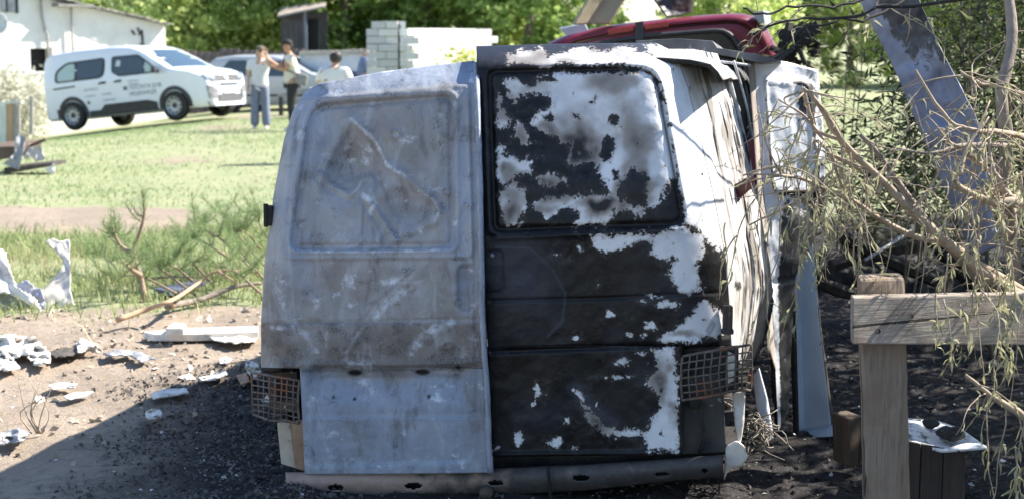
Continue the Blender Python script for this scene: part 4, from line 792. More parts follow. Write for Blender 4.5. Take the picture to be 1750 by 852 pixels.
for k in range(10):
    a0, a1 = -110+k*40, -110+k*40+43; a1 = min(a1, 287)
    nn = 13; xs_ = np.linspace(a0, a1, nn); ph = np.linspace(0, 6*math.pi, nn)
    top = [[hx(x), YH-.28-(k % 3)*.03, roofz(x)+.035+.02*math.cos(p)+.012*((k*7) % 3)] for x, p in zip(xs_, ph)]; bot = [[a, YH+7, c] for a, _, c in top]
    bb = MB(); bb.grid(np.array([top, bot])); bb.build('roof_sheet', MSLATE, house, solid=.03)
for pts, rad, nm in (([(70, -20), (72, 30), (76, 52), (80, 60), (80, 122)], .035, 'drainpipe'), ([(122, -20), (122, 50), (122, 93)], .025, 'wall_pole')):
    P = hl(pts, .10); b = MB(); b.tube(P, rad, 8); b.build(nm, pmat(nm+'_paint', (.38, .37, .36), (.3, .28, .26), 6, .7, 0), house, True)
b = MB(); b.box(((hx(92)+hx(152))/2, YH-.2, hz(10, 120)), (hx(152)-hx(92), .4, .07)); b.build('ledge', MSLATE, house)
b = MB(); b.box(((hx(4)+hx(30))/2, YH-.02, hz(3, 16)), (hx(30)-hx(4), .06, .55)); uw = b.build('upper_window', pmat('grey_pane', (.25, .26, .27), (.4, .4, .4), 7, .4, 0), house)
b = MB(); b.box((hx(31), YH-.05, hz(3, 16)), (.06, .06, .6)); b.box((hx(14), YH-.05, hz(3, 16)), (.04, .05, .56)); b.build('window_frame', MPLAST, uw)
b = MB()
for pts in ([(226, 52), (231, 60)], [(236, 48), (240, 56), (238, 60)], [(243, 52), (244, 66), (244, 78)], [(240, 76), (247, 76)]): b.tube(hl(pts, .03), .03, 6)
b.build('wall_bracket', MPLAST, house)
for zz in (67, 60): b = MB(); b.box((hx(190), YH-.012, hz(zz, 190)), (1.1, .02, .025)); b.build('plaster_ridge', MWALL, house)
dish = thing('satellite_dish', 'pale grey rounded dish on a bracket at the left edge', 'dish', tuple(at_y(-6, 42, 36.5)))
b = MB(); b.lathe([(0, .10), (.12, .08), (.22, .03), (.26, -.02), (.25, -.03), (.11, .05), (0, .07)], at_y(-5, 40, 36.5), 'y', 24); b.build('reflector', pmat('dish_grey', (.62, .66, .72), None, 6, .5, 0), dish, True)
b = MB(); b.tube([at_y(-5, 40, 36.6), at_y(-5, 46, 36.8), hpt(-5, 46)], .025, 8); b.build('bracket', MSTEEL, dish, True)

# ------------------------------------------------------------------ fence, shed, low wall, block ruin
fence = thing('sheet_fence', 'dark brownish grey sheet fence behind the people', 'fence', (-5, 44, 0))
MFEN = pmat('brown_fence_sheet', (.085, .075, .08), (.12, .10, .105), 3, .7, .003, c3=(.16, .13, .13), s3=10)
for k in range(11):
    x0 = float(at_y(300, 100, 44)[0])+k*.62; zz = float(at_y(400, 86+3*math.sin(k*2.1), 44)[2]); xs_ = np.linspace(x0, x0+.605, 13)
    b = MB(); yv = 44+.02*np.sign(np.sin(np.arange(13)*1.6)); b.grid(np.array([[(x, y, z) for x, y in zip(xs_, yv)] for z in (zz, -.3)])); b.build('panel', MFEN, fence, solid=.01)
for k in range(5):
    b = MB(); b.box((float(at_y(300, 100, 44)[0])+k*1.86-.01, 44.08, .6), (.07, .07, 1.8)); b.build('fence_post', MPLAST, fence)
shed = thing('garden_shed', 'dark shed with a crooked pale roof among the trees', 'shed', (float(at_y(515, 100, 46)[0]), 47, 0))
sp = lambda px, py, Y=46: at_y(px, py, Y)
MSHED = pmat('dark_boards', (.06, .058, .06), (.10, .095, .09), 6, .9, .004, stretch=(4, 1, .5))
for k in range(7):
    xa = 483+k*9.4
    if 524 < xa+4.5 < 546: continue
    b = MB(); P = [sp(xa, 34), sp(xa+9.0, 34), sp(xa+9.0, 200), sp(xa, 200)]; b.prism(P, (0, .04+.01*(k % 2), 0)); b.build('wall_board', MSHED, shed)
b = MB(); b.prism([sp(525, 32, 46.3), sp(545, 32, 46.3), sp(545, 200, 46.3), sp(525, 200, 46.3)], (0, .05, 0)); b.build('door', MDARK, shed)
b = MB(); b.box(sp(523, 110, 46), (.09, .09, 3.2)); b.build('door_post', pmat('blue_grey_post', (.20, .23, .28), None, 5, .8, 0), shed)
b = MB(); b.prism([sp(480, 200, 47.5), sp(560, 200, 47.5), sp(560, 20, 47.5), sp(480, 20, 47.5)], (0, .05, 0)); b.build('back_wall', MSHED, shed)
MSR = pmat('pale_shed_roof', (.42, .36, .31), (.30, .26, .23), 6, .9, .006)
for k in range(5):
    P = np.array([(474+k*16, 30-k*3.4), (491+k*16, 26-k*3.2), (494+k*16, 12-k*1.6), (480+k*16, 17-k*2.2)], float); q = np.concatenate([at_y(P[:2, 0], P[:2, 1], 45.7), at_y(P[2:, 0], P[2:, 1], 47.6)]); b = MB(); b.prism(q, (0, .02, .05)); b.build('roof_sheet', MSR, shed)
lw = thing('low_wall', 'low pale blue wall with a beige coping behind the black haired person', 'wall', tuple(at_y(570, 150, 40)*[1, 1, 0]))
MLB = pmat('pale_blue_plaster', (.52, .58, .66), (.64, .66, .68), 2.5, .85, .004, c3=(.4, .42, .45), s3=8)
b = MB(); b.prism([at_y(513, 94, 40), at_y(640, 90, 40), at_y(640, 178, 40), at_y(513, 178, 40)], (0, .35, 0)); b.build('wall', MLB, lw)
for k in range(6):
    xa = 511+k*21.5; b = MB(); b.prism([at_y(xa, 88-k*.6, 39.9), at_y(xa+21, 87.4-k*.6, 39.9), at_y(xa+21, 95-k*.6, 39.9), at_y(xa, 96-k*.6, 39.9)], (0, .5, 0)); b.build('coping_slab', pmat('beige_coping', (.45, .42, .36), (.36, .34, .3), 5, .9, .004) if k == 0 else bpy.data.materials['beige_coping'], lw, bevel=.01)
b = MB(); b.prism([at_y(513, 125, 39.95), at_y(625, 122, 39.95), at_y(625, 182, 39.95), at_y(513, 182, 39.95)], (0, .05, 0)); b.build('plinth', pmat('dark_blue_plinth', (.07, .09, .15), (.10, .12, .18), 4, .8, 0), lw)
ben = thing('garden_bench', 'grey bench edge behind the man in the black cap', 'bench', tuple(at_y(490, 172, 37)*[1, 1, 0]))
b = MB(); b.prism([at_y(474, 161, 37), at_y(530, 150, 37), at_y(530, 157, 37), at_y(474, 168, 37)], (.1, .4, 0)); b.build('seat', pmat('grey_bench', (.30, .31, .33), (.22, .22, .23), 6, .7, 0), ben, bevel=.01)
for px in (480, 522): b = MB(); p = at_y(px, 165, 37.15); b.box((p[0], p[1], p[2]/2), (.07, .3, p[2])); b.build('leg', MPLAST, ben)
# block pillar + wall, block by block
ruin = thing('block_ruin', 'unfinished white block pillar and wall beyond the burnt van roof', 'wall', tuple(at_y(660, 100, 36)*[1, 1, 0]))
MBLK = [pmat('silicate_block%d' % k, c, tuple(x*.9 for x in c), 6, .9, .006, c3=tuple(x*.75 for x in c), s3=22) for k, c in enumerate(((.82, .81, .80), (.66, .65, .66), (.52, .52, .55)))]  # same white block; greyer copies paint shade into the pillar front
def unit_block(m):
    b = MB(); b.box((0, 0, 0), (1, 1, 1)); V = np.array(b.V); V[:, 0] += np.where(V[:, 2] > 0, .006, -.004)
    return new_mesh('block', V, b.F, [m])
UB = [unit_block(m) for m in MBLK]; rr = random.Random(3)
def block(c, size, rotz, k):
    o = bpy.data.objects.new('block', UB[k]); COL.objects.link(o); o.parent = ruin; o.location = np.asarray(c)-ORG[ruin]; o.scale = size; o.rotation_euler = (rr.gauss(0, .01), rr.gauss(0, .006), rotz+rr.gauss(0, .012))
PX = float(at_y(656, 100, 36)[0]); HC = .178; ztop = float(at_y(650, 36, 36)[2])
nC = int(ztop/HC)+1; wv = np.array([math.cos(R(50)), math.sin(R(50)), 0])
for j in range(nC):
    z = ztop-HC*(j+.5)
    o_ = .0 if j % 2 else .13
    for (xa, xb) in (((-.40, -.13+o_*.3), (-.12+o_*.3, .33)) if j % 2 else ((-.40, .05), (.06, .33))):
        if j == 0 and xa < -.3: xa += .12
        block((PX+(xa+xb)/2, 36+.15+rr.gauss(0, .01), z), (xb-xa, .36, HC-.016), 0, 2 if rr.random() < .6 else 1)
    block((PX+.42+rr.uniform(-.012, .012), 36.2, z), (.14 if j else .1, .34, HC-.018), R(12), 0)
    ext = (.16 if j % 2 else .30) if j > 1 else 0
    if ext and j < 8: block((PX+.52+ext/2, 36.02, z-.02), (ext, .3, HC-.02), R(6), 1)
    if j > 0:
        x0 = .60+(0 if j % 2 else .24); zz = z+.02
        for i in range(5):
            ww_ = .62; c = np.array([PX, 36.5, 0])+wv*(x0+ww_*(i+.5)); k = 0 if i < 4 else rr.choice((1, 2))
            if j == 1 and i > 4: continue
            block((c[0], c[1], zz), (ww_-.014, .3, HC-.014), R(50), k)
# ------------------------------------------------------------------ people
MSKIN = pmat('skin', (.58, .37, .28), (.52, .32, .235), 14, .55, 0); MHAIR = pmat('dark_hair', (.012, .010, .010), (.03, .025, .022), 60, .5, .002)
def skin(name, J, E, mt, parent, sub=2):
    me = bpy.data.meshes.new(name); me.from_pydata([tuple(j[0]) for j in J], E, []); o = bpy.data.objects.new(name, me); COL.objects.link(o)
    m = o.modifiers.new('skin', 'SKIN'); m.use_smooth_shade = True
    for i, j in enumerate(J):
        r = j[1]; r = (r, r) if np.isscalar(r) else r; me.skin_vertices[0].data[i].radius = r
    me.skin_vertices[0].data[0].use_root = True
    s = o.modifiers.new('sub', 'SUBSURF'); s.levels = sub; s.render_levels = sub
    bpy.context.view_layer.update(); m2 = bpy.data.meshes.new_from_object(o.evaluated_get(bpy.context.evaluated_depsgraph_get()))
    bpy.data.objects.remove(o); m2.materials.clear(); m2.materials.append(mt); m2.polygons.foreach_set('use_smooth', np.ones(len(m2.polygons), bool))
    return link(name, m2, parent)
class Fig:
    def __init__(s): s.J = []; s.E = []; s.ix = {}
    def j(s, nm, p, r, par=None):
        s.ix[nm] = len(s.J); s.J.append((np.asarray(p, float), r))
        if par is not None: s.E.append((s.ix[par], s.ix[nm]))
        return s
    def hand(s, side, par, wrist, d, n):
        d = np.asarray(d, float); d /= np.linalg.norm(d); n = np.asarray(n, float); n = n-d*np.dot(n, d); n /= np.linalg.norm(n); t = np.cross(d, n)
        w_ = np.asarray(wrist, float); s.j(side+'palm', w_+d*.045, (.034, .018), par); s.j(side+'knuckle', w_+d*.085, (.040, .014), side+'palm')
        for k, (o, L) in enumerate(((-.033, .070), (-.011, .080), (.011, .075), (.033, .058))):
            a = w_+d*.095+t*o; s.j(side+'f%da' % k, a, .010, side+'knuckle'); s.j(side+'f%db' % k, a+d*L*.55+n*.010, .0088, side+'f%da' % k); s.j(side+'f%dc' % k, a+d*L+n*(.028+.004*k), .0072, side+'f%db' % k)
        s.j(side+'t0', w_+d*.04-t*.038+n*.008, .012, side+'palm'); s.j(side+'t1', w_+d*.075-t*.062+n*.02, .010, side+'t0'); s.j(side+'t2', w_+d*.10-t*.066+n*.03, .008, side+'t1')
def eyes(root, c, fwd, right, r=.011):
    for sg in (-1, 1):
        b = MB(); q = np.asarray(c)+np.asarray(right)*sg*.032+np.asarray(fwd)*.076; b.lathe([(0, -r), (r*.8, -r*.6), (r, 0), (r*.8, r*.6), (0, r)], q, 'z', 10); b.build('eye', MHAIR, root, True)
def base_fig(h, lean=0.0, fwd=(0, -1, 0)):
    f = Fig(); k = h/1.70; F = np.asarray(fwd, float); Rr = np.cross(F, [0, 0, 1.0])
    f.k = k; f.F = F; f.R = Rr
    P = lambda r, fw, z: Rr*r*k+F*fw*k+np.array([0, 0, z*k])
    f.P = P
    f.j('pelvis', P(0, 0, .95), (.15, .11)); f.j('waist', P(0, 0, 1.10), (.125, .095), 'pelvis'); f.j('chest', P(0, .01+lean*.5, 1.30), (.15, .105), 'waist'); f.j('nape', P(0, lean, 1.44), (.06, .055), 'chest')
    return f
def head(f, c, up, fwd):
    c = np.asarray(c, float); up = np.asarray(up, float)/np.linalg.norm(up); fw = np.asarray(fwd, float); fw = fw-up*np.dot(fw, up); fw /= np.linalg.norm(fw); rt = np.cross(fw, up)
    f.j('neck', c-up*.13-fw*.01, .050, 'nape'); f.j('jaw', c-up*.065+fw*.022, (.060, .062), 'neck'); f.j('face', c+up*.0+fw*.004, (.074, .088), 'jaw'); f.j('brow', c+up*.055-fw*.004, (.075, .09), 'face'); f.j('crown', c+up*.098-fw*.008, (.048, .056), 'brow')
    f.j('nose', c-up*.012+fw*.103, .013, 'face'); f.j('chin', c-up*.098+fw*.062, .022, 'jaw')
    for sg in (-1, 1): f.j('ear%d' % sg, c+rt*sg*.083-fw*.012-up*.005, .016, 'face')
    return rt, up, fw
def cloth(name, chain_list, mt, parent, sub=2):
    J = []; E = []
    for ch in chain_list:
        prev = None
        for it in ch:
            if isinstance(it, int): prev = it; continue
            J.append(it); i = len(J)-1
            if prev is not None: E.append((prev, i))
            prev = i
    return skin(name, J, E, mt, parent, sub)
MWHT = pmat('white_cotton', (.74, .74, .76), (.66, .66, .70), 5, .85, .008); MJEAN = pmat('grey_blue_cloth', (.15, .18, .27), (.19, .215, .30), 7, .85, .01); MBLK_ = pmat('black_cloth', (.014, .014, .017), (.025, .025, .028), 7, .8, .01); MSHOE = pmat('white_shoe', (.75, .75, .75), (.6, .6, .6), 20, .6, 0)
MCREAM = pmat('cream_shirt', (.70, .66, .60), (.60, .57, .53), 6, .85, .008)
def shoe(root, p, d, mt):
    d = np.asarray(d, float)/np.linalg.norm(d); p = np.asarray(p, float); p = p*[1, 1, 0]
    skin('shoe', [(p+[0, 0, .045]-d*.05, (.042, .042)), (p+[0, 0, .04]+d*.06, (.042, .036)), (p+[0, 0, .028]+d*.15, (.036, .024))], [(0, 1), (1, 2)], mt, root, 2)
# woman facing us, arm raised to shade her eyes
WY = 31.0; wp = at_y(446, 222, WY); wp[2] = 0
wom = thing('person', 'woman in white shirt and grey blue trousers with one hand raised to her face', 'person', tuple(wp)); ORG[wom] = np.zeros(3)
f = base_fig(1.68); P = f.P
rt, up, fw = head(f, P(-.02, .03, 1.575), (-.02, .12, 1), (.2, -1, .25))
# f.R points to the viewer's left when facing us
for sg, nm in ((1, 'r'), (-1, 'l')):
    f.j(nm+'sh', P(.165*sg, 0, 1.385), .055, 'chest')
f.j('rel', P(.235, .0, 1.12), .042, 'rsh'); f.j('rwr', P(.22, .10, .92), .028, 'rel'); f.hand('r', 'rwr', P(.22, .10, .92), (0, -.25, -1), (-1, 0, 0))
f.j('lel', P(-.30, .12, 1.33), .042, 'lsh'); f.j('lwr', P(-.165, .17, 1.535), .028, 'lel'); f.hand('l', 'lwr', P(-.165, .17, 1.535), (-.45, -.1, 1), (.3, 1, 0))
for sg, nm in ((1, 'r'), (-1, 'l')):
    f.j(nm+'hip', P(.09*sg, 0, .87), .09, 'pelvis'); f.j(nm+'kn', P(.105*sg, .02, .48), .058, nm+'hip'); f.j(nm+'an', P(.115*sg, -.01, .09), .036, nm+'kn'); f.j(nm+'toe', P(.125*sg, .13, .035), .03, nm+'an')
skin('body', f.J, f.E, MSKIN, wom)
eyes(wom, P(-.02, .03, 1.585), fw, rt)
cloth('shirt', [[(P(0, 0, .84), (.20, .15)), (P(0, 0, .95), (.185, .14)), (P(0, 0, 1.10), (.168, .125)), (P(0, .01, 1.30), (.18, .13)), (P(0, 0, 1.42), (.085, .075))], [3, (P(.17, 0, 1.375), .085), (P(.225, 0, 1.20), .075)], [3, (P(-.17, 0, 1.375), .085), (P(-.275, .09, 1.335), .075)]], MWHT, wom)
cloth('trousers', [[(P(0, 0, .98), (.165, .12)), (P(.085, 0, .84), (.115, .11)), (P(.11, .01, .48), (.098, .095)), (P(.125, 0, .06), (.105, .10))], [0, (P(-.085, 0, .84), (.115, .11)), (P(-.105, .01, .48), (.098, .095)), (P(-.12, 0, .06), (.105, .10))]], MJEAN, wom)
for sg in (1, -1): shoe(wom, P(.12*sg, .02, 0), (0.1*-sg, -1, 0), MSHOE)
hc = P(-.02, .03, 1.585)
skin('hair', [(hc+up*.075-fw*.03, (.085, .085)), (hc+up*.03-fw*.06, (.09, .07)), (hc-up*.06-fw*.07, (.085, .05)), (hc-up*.14-fw*.06, (.07, .035))], [(0, 1), (1, 2), (2, 3)], MHAIR, wom)
b = MB(); b.lathe([(.0, .045), (.06, .04), (.088, .01), (.092, -.02)], hc+up*.075-fw*.01, 'z', 18); G_ = [hc+up*.055+fw*(.08+.075*(1-(a/1.0)**2))+rt*a*.085 for a in np.linspace(-1, 1, 9)]; H_ = [hc+up*.06+fw*.05+rt*a*.085 for a in np.linspace(-1, 1, 9)]; b.grid(np.array([H_, G_])); b.build('visor_cap', pmat('olive_cap', (.12, .13, .09), None, 9, .8, 0), wom, True, solid=.006)
# man in profile facing left, both arms towards the woman
mp = at_y(501, 220, 30.4); mp[2] = 0
man = thing('person', 'man in black cap and white top reaching towards the woman', 'person', tuple(mp)); ORG[man] = np.zeros(3)
f = base_fig(1.80, .03, (-1, -.18, 0)); P = f.P
rt, up, fw = head(f, P(0, .07, 1.575), (-.12, 0, 1), (-1, -.12, -.12))
for sg, nm in ((1, 'r'), (-1, 'l')): f.j(nm+'sh', P(.17*sg, .02, 1.385), .06, 'chest')
f.j('lel', P(-.20, .13, 1.15), .048, 'lsh'); f.j('lwr', P(-.10, .40, 1.23), .032, 'lel'); f.hand('l', 'lwr', P(-.10, .40, 1.23), (-.7, .15, .75), (-.6, 0, -.6))
f.j('rel', P(.19, .22, 1.20), .048, 'rsh'); f.j('rwr', P(.10, .46, 1.36), .032, 'rel'); f.hand('r', 'rwr', P(.10, .46, 1.36), (-.8, .1, .6), (-.5, 0, -.8))
for sg, nm in ((1, 'r'), (-1, 'l')):
    f.j(nm+'hip', P(.09*sg, 0, .87), .095, 'pelvis'); f.j(nm+'kn', P(.10*sg, .03, .48), .06, nm+'hip'); f.j(nm+'an', P(.11*sg, -.02, .09), .038, nm+'kn'); f.j(nm+'toe', P(.12*sg, .13, .035), .03, nm+'an')
skin('body', f.J, f.E, pmat('tanned_skin', (.46, .25, .16), (.40, .21, .13), 14, .55, 0), man)
eyes(man, P(0, .07, 1.585), fw, rt)
cloth('shirt', [[(P(0, 0, .86), (.20, .16)), (P(0, 0, .97), (.19, .155)), (P(0, 0, 1.10), (.175, .15)), (P(0, .01, 1.30), (.185, .135)), (P(0, .03, 1.43), (.09, .08))], [3, (P(.18, .02, 1.375), .088), (P(.20, .12, 1.27), .078)], [3, (P(-.18, .02, 1.375), .088), (P(-.21, .08, 1.25), .078)]], MCREAM, man)
cloth('trousers', [[(P(0, 0, 1.0), (.175, .14)), (P(.085, 0, .84), (.118, .115)), (P(.10, .03, .48), (.085, .085)), (P(.11, -.01, .06), (.075, .08))], [0, (P(-.085, 0, .84), (.118, .115)), (P(-.10, .03, .48), (.085, .085)), (P(-.11, -.01, .06), (.075, .08))]], MBLK_, man)
for sg in (1, -1): shoe(man, P(.115*sg, .03, 0), (-1, -.15, 0), MSHOE)
hc = P(0, .07, 1.585)*1.0; hc[2] = f.J[f.ix['face']][0][2]+.01
skin('hair', [(hc+up*.06-fw*.03, (.082, .085)), (hc-up*.01-fw*.055, (.078, .06)), (hc-up*.07-fw*.055, (.06, .035))], [(0, 1), (1, 2)], MHAIR, man)
b = MB(); b.lathe([(.0, .075), (.05, .068), (.085, .035), (.094, -.015)], hc+up*.065-fw*.006, 'z', 20); G_ = [hc+up*.05+fw*(.08+.085*(1-a*a))+rt*a*.085 for a in np.linspace(-1, 1, 9)]; H_ = [hc+up*.06+fw*.05+rt*a*.088 for a in np.linspace(-1, 1, 9)]; b.grid(np.array([H_, G_])); b.build('cap', MBLK_, man, True, solid=.006)
bagc = P(-.16, -.16, .98)
MBAG = pmat('grey_bag', (.26, .26, .26), (.18, .18, .18), 12, .8, .006)
bag = put('shoulder_bag', np.zeros((1, 3)), [], MBAG, None, base=np.array(mp)) if False else None
b = MB(); b.box(bagc, (.24, .10, .22), np.array(Matrix.Rotation(.25, 3, 'Y'))); bo = put('shoulder_bag', np.array(b.V)+mp, b.F, MBAG, None, bevel=.03); tag(bo, 'grey bag on the hip of the man in the black cap', 'bag')
b = MB(); b.tube(spline([bagc+[-.08, -.02, .1], P(-.14, .14, 1.18), P(-.04, .14, 1.38), P(.10, .02, 1.47), P(.14, -.10, 1.36)], 24)+mp, .012, 6); st_ = b.build('strap', MBLK_, bo, True)
# person seen from behind in a patterned shirt, hidden below the van roof
qp = at_y(573, 230, 22.5); qp[2] = 0
per = thing('person', 'person with short black hair and white patterned shirt seen from behind', 'person', tuple(qp)); ORG[per] = np.zeros(3)
f = base_fig(1.66, 0, (.3, 1, 0)); f.F /= np.linalg.norm(f.F); P = f.P
rt, up, fw = head(f, P(0, .03, 1.575), (0, 0, 1), (-.5, 1, -.15))
for sg, nm in ((1, 'r'), (-1, 'l')): f.j(nm+'sh', P(.175*sg, 0, 1.385), .06, 'chest'); f.j(nm+'el', P(.25*sg, .02, 1.12), .045, nm+'sh'); f.j(nm+'wr', P(.20*sg, .2, .98), .03, nm+'el'); f.hand(nm, nm+'wr', P(.20*sg, .2, .98), (-.2*sg, 1, -.2), (0, 0, 1))
for sg, nm in ((1, 'r'), (-1, 'l')): f.j(nm+'hip', P(.09*sg, 0, .87), .095, 'pelvis'); f.j(nm+'kn', P(.10*sg, .03, .48), .06, nm+'hip'); f.j(nm+'an', P(.11*sg, -.02, .09), .038, nm+'kn'); f.j(nm+'toe', P(.12*sg, .13, .035), .03, nm+'an')
skin('body', f.J, f.E, MSKIN, per)
MPAT = pmat('patterned_shirt', (.76, .75, .74), (.72, .70, .68), 6, .85, .006, c3=(.42, .30, .22), s3=11, lo3=.58, hi3=.64)
cloth('shirt', [[(P(0, 0, .93), (.19, .14)), (P(0, 0, 1.10), (.18, .135)), (P(0, .01, 1.30), (.19, .135)), (P(0, 0, 1.43), (.09, .08))], [2, (P(.18, 0, 1.37), .09), (P(.24, .01, 1.2), .08)], [2, (P(-.18, 0, 1.37), .09), (P(-.24, .01, 1.2), .08)]], MPAT, per)
cloth('trousers', [[(P(0, 0, .98), (.17, .125)), (P(.085, 0, .84), (.115, .11)), (P(.10, .02, .48), (.09, .09)), (P(.11, 0, .06), (.08, .08))], [0, (P(-.085, 0, .84), (.115, .11)), (P(-.10, .02, .48), (.09, .09)), (P(-.11, 0, .06), (.08, .08))]], MBLK_, per)
for sg in (1, -1): shoe(per, P(.11*sg, .02, 0), (.3, 1, 0), MBLK_)
hc = f.J[f.ix['face']][0]
skin('hair', [(hc+up*.075-fw*.01, (.105, .11)), (hc+up*.01-fw*.05, (.108, .09)), (hc-up*.07-fw*.05, (.09, .065))], [(0, 1), (1, 2)], MHAIR, per)
# somebody in blue half behind the pillar
rp_ = at_y(622, 190, 37.2); rp_[2] = 0
blu = thing('person', 'person in blue jacket half hidden behind the block pillar', 'person', tuple(rp_)); ORG[blu] = np.zeros(3)
f = base_fig(1.66, 0, (1, .2, 0)); f.F /= np.linalg.norm(f.F); P = f.P
rt, up, fw = head(f, P(0, .09, 1.50), (.4, 0, 1), (1, 0, -.4))
for sg, nm in ((1, 'r'), (-1, 'l')): f.j(nm+'sh', P(.165*sg, .03, 1.37), .058, 'chest'); f.j(nm+'el', P(.21*sg, .10, 1.12), .045, nm+'sh'); f.j(nm+'wr', P(.18*sg, .28, 1.02), .03, nm+'el'); f.hand(nm, nm+'wr', P(.18*sg, .28, 1.02), (1, 0, -.2), (0, 0, 1))
for sg, nm in ((1, 'r'), (-1, 'l')): f.j(nm+'hip', P(.09*sg, 0, .87), .095, 'pelvis'); f.j(nm+'kn', P(.10*sg, .03, .48), .06, nm+'hip'); f.j(nm+'an', P(.11*sg, -.02, .09), .038, nm+'kn'); f.j(nm+'toe', P(.12*sg, .13, .035), .03, nm+'an')
skin('body', f.J, f.E, MSKIN, blu)
MBLUE = pmat('blue_jacket_cloth', (.13, .18, .32), (.18, .23, .38), 6, .8, .008)
cloth('jacket', [[(P(0, 0, .90), (.19, .15)), (P(0, 0, 1.10), (.18, .145)), (P(0, .03, 1.30), (.19, .14)), (P(0, .03, 1.43), (.09, .08))], [2, (P(.18, .03, 1.36), .09), (P(.22, .1, 1.13), .08), (P(.185, .25, 1.03), .06)], [2, (P(-.18, .03, 1.36), .09), (P(-.22, .1, 1.13), .08), (P(-.185, .25, 1.03), .06)]], MBLUE, blu)
cloth('trousers', [[(P(0, 0, .98), (.17, .125)), (P(.085, 0, .84), (.115, .11)), (P(.10, .02, .48), (.09, .09)), (P(.11, 0, .06), (.08, .08))], [0, (P(-.085, 0, .84), (.115, .11)), (P(-.10, .02, .48), (.09, .09)), (P(-.11, 0, .06), (.08, .08))]], MBLK_, blu)
for sg in (1, -1): shoe(blu, P(.11*sg, .02, 0), (1, 0, 0), MBLK_)
hc = f.J[f.ix['face']][0]; skin('hair', [(hc+up*.07-fw*.01, (.09, .095)), (hc+up*.01-fw*.045, (.09, .075))], [(0, 1)], MHAIR, blu)

# ------------------------------------------------------------------ trees of the far edge
def leaf_quads(C, size, rng, elong=1.7, down=0.0):
    n = len(C); a = rng.normal(size=(n, 3)); a[:, 2] = a[:, 2]*.6-down; a /= np.linalg.norm(a, axis=1)[:, None]; t = rng.normal(size=(n, 3)); t -= a*np.sum(a*t, 1)[:, None]; t /= np.linalg.norm(t, axis=1)[:, None]
    L = (size*rng.uniform(.7, 1.3, n))[:, None]; wd = L/elong
    V = np.stack([C-a*L*.5, C+t*wd*.5, C+a*L*.5, C-t*wd*.5], 1)
    return V.reshape(-1, 3), np.arange(4*n).reshape(n, 4)
MLEAF = leafmat('spring_leaves', (.24, .34, .08), (.64, .74, .32), .62); MLEAFD = leafmat('dark_leaves', (.10, .17, .045), (.32, .44, .14), .48); MBARK = pmat('grey_brown_bark', (.12, .10, .08), (.18, .155, .13), 7, .9, .01, stretch=(3, 3, .5))
def crown_mesh(seed, rx, rz, zc, n, size, ncl, mt, name='crown', elong=1.7):
    r = np.random.default_rng(seed); C = []; T = []
    for k in range(ncl):
        d = r.normal(size=3); d /= np.linalg.norm(d); rad = r.uniform(.45, 1.0)**.6; c = d*rad*[rx, rx, rz]+[0, 0, zc]
        c[2] = max(c[2], .35); s = r.uniform(.28, .62); m = int(n/ncl*r.uniform(.5, 1.6)); C.append(c+r.normal(size=(m, 3))*s*[.55, .55, .4]); T.append(np.clip(np.full(m, r.uniform(0, .9))+r.normal(size=m)*.18, 0, 1))
    C = np.concatenate(C); T = np.concatenate(T); C[:, 2] = np.maximum(C[:, 2], .05); V, F = leaf_quads(C, size, r, elong)
    return new_mesh(name, V, F, [mt], False, {'tone': np.repeat(T, 4)})
def trunk_mb(h, r, seed, rx):
    rr = random.Random(seed); b = MB(); P = spline([(0, 0, -.3), (rr.gauss(0, .1), rr.gauss(0, .1), h*.3), (rr.gauss(0, .2), rr.gauss(0, .2), h*.62), (rr.gauss(0, .3), rr.gauss(0, .3), h*.9)], 10); b.tube(P, np.linspace(r, r*.25, 10), 8)
    for k in range(8):
        i = rr.randint(2, 7); a = rr.uniform(0, 6.28); L = rx*rr.uniform(.5, .9); q = P[i]; b.tube(spline([q, q+[math.cos(a)*L*.5, math.sin(a)*L*.5, .3*L], q+[math.cos(a)*L, math.sin(a)*L, .75*L]], 6), np.linspace(r*.45, r*.08, 6), 6)
    return b
CR = [crown_mesh(s, 2.5, 3.0, 3.2, 15000, .21, 95, MLEAF) for s in (21, 22, 23)]; CRD = [crown_mesh(s, 2.7, 3.4, 3.5, 11000, .23, 80, MLEAFD) for s in (31, 32)]
TR = [new_mesh('trunk', np.array(b.V), b.F, [MBARK], True) for b in (trunk_mb(6, .17, s, 2.4) for s in (1, 2, 3))]
def tree(nm, label, px, Y, k, dark, sc=1.0, rz=0.0, group='trees along the far edge of the yard'):
    t = thing(nm, label, 'tree', (float(at_y(px, 100, Y)[0]), Y, float(ground_z(float(at_y(px, 100, Y)[0]), Y))-.05), group); t.rotation_euler = (0, 0, rz); t.scale = (sc, sc, sc)
    link('trunk', TR[k % 3], t); link('crown', (CRD if dark else CR)[k % (2 if dark else 3)], t); return t
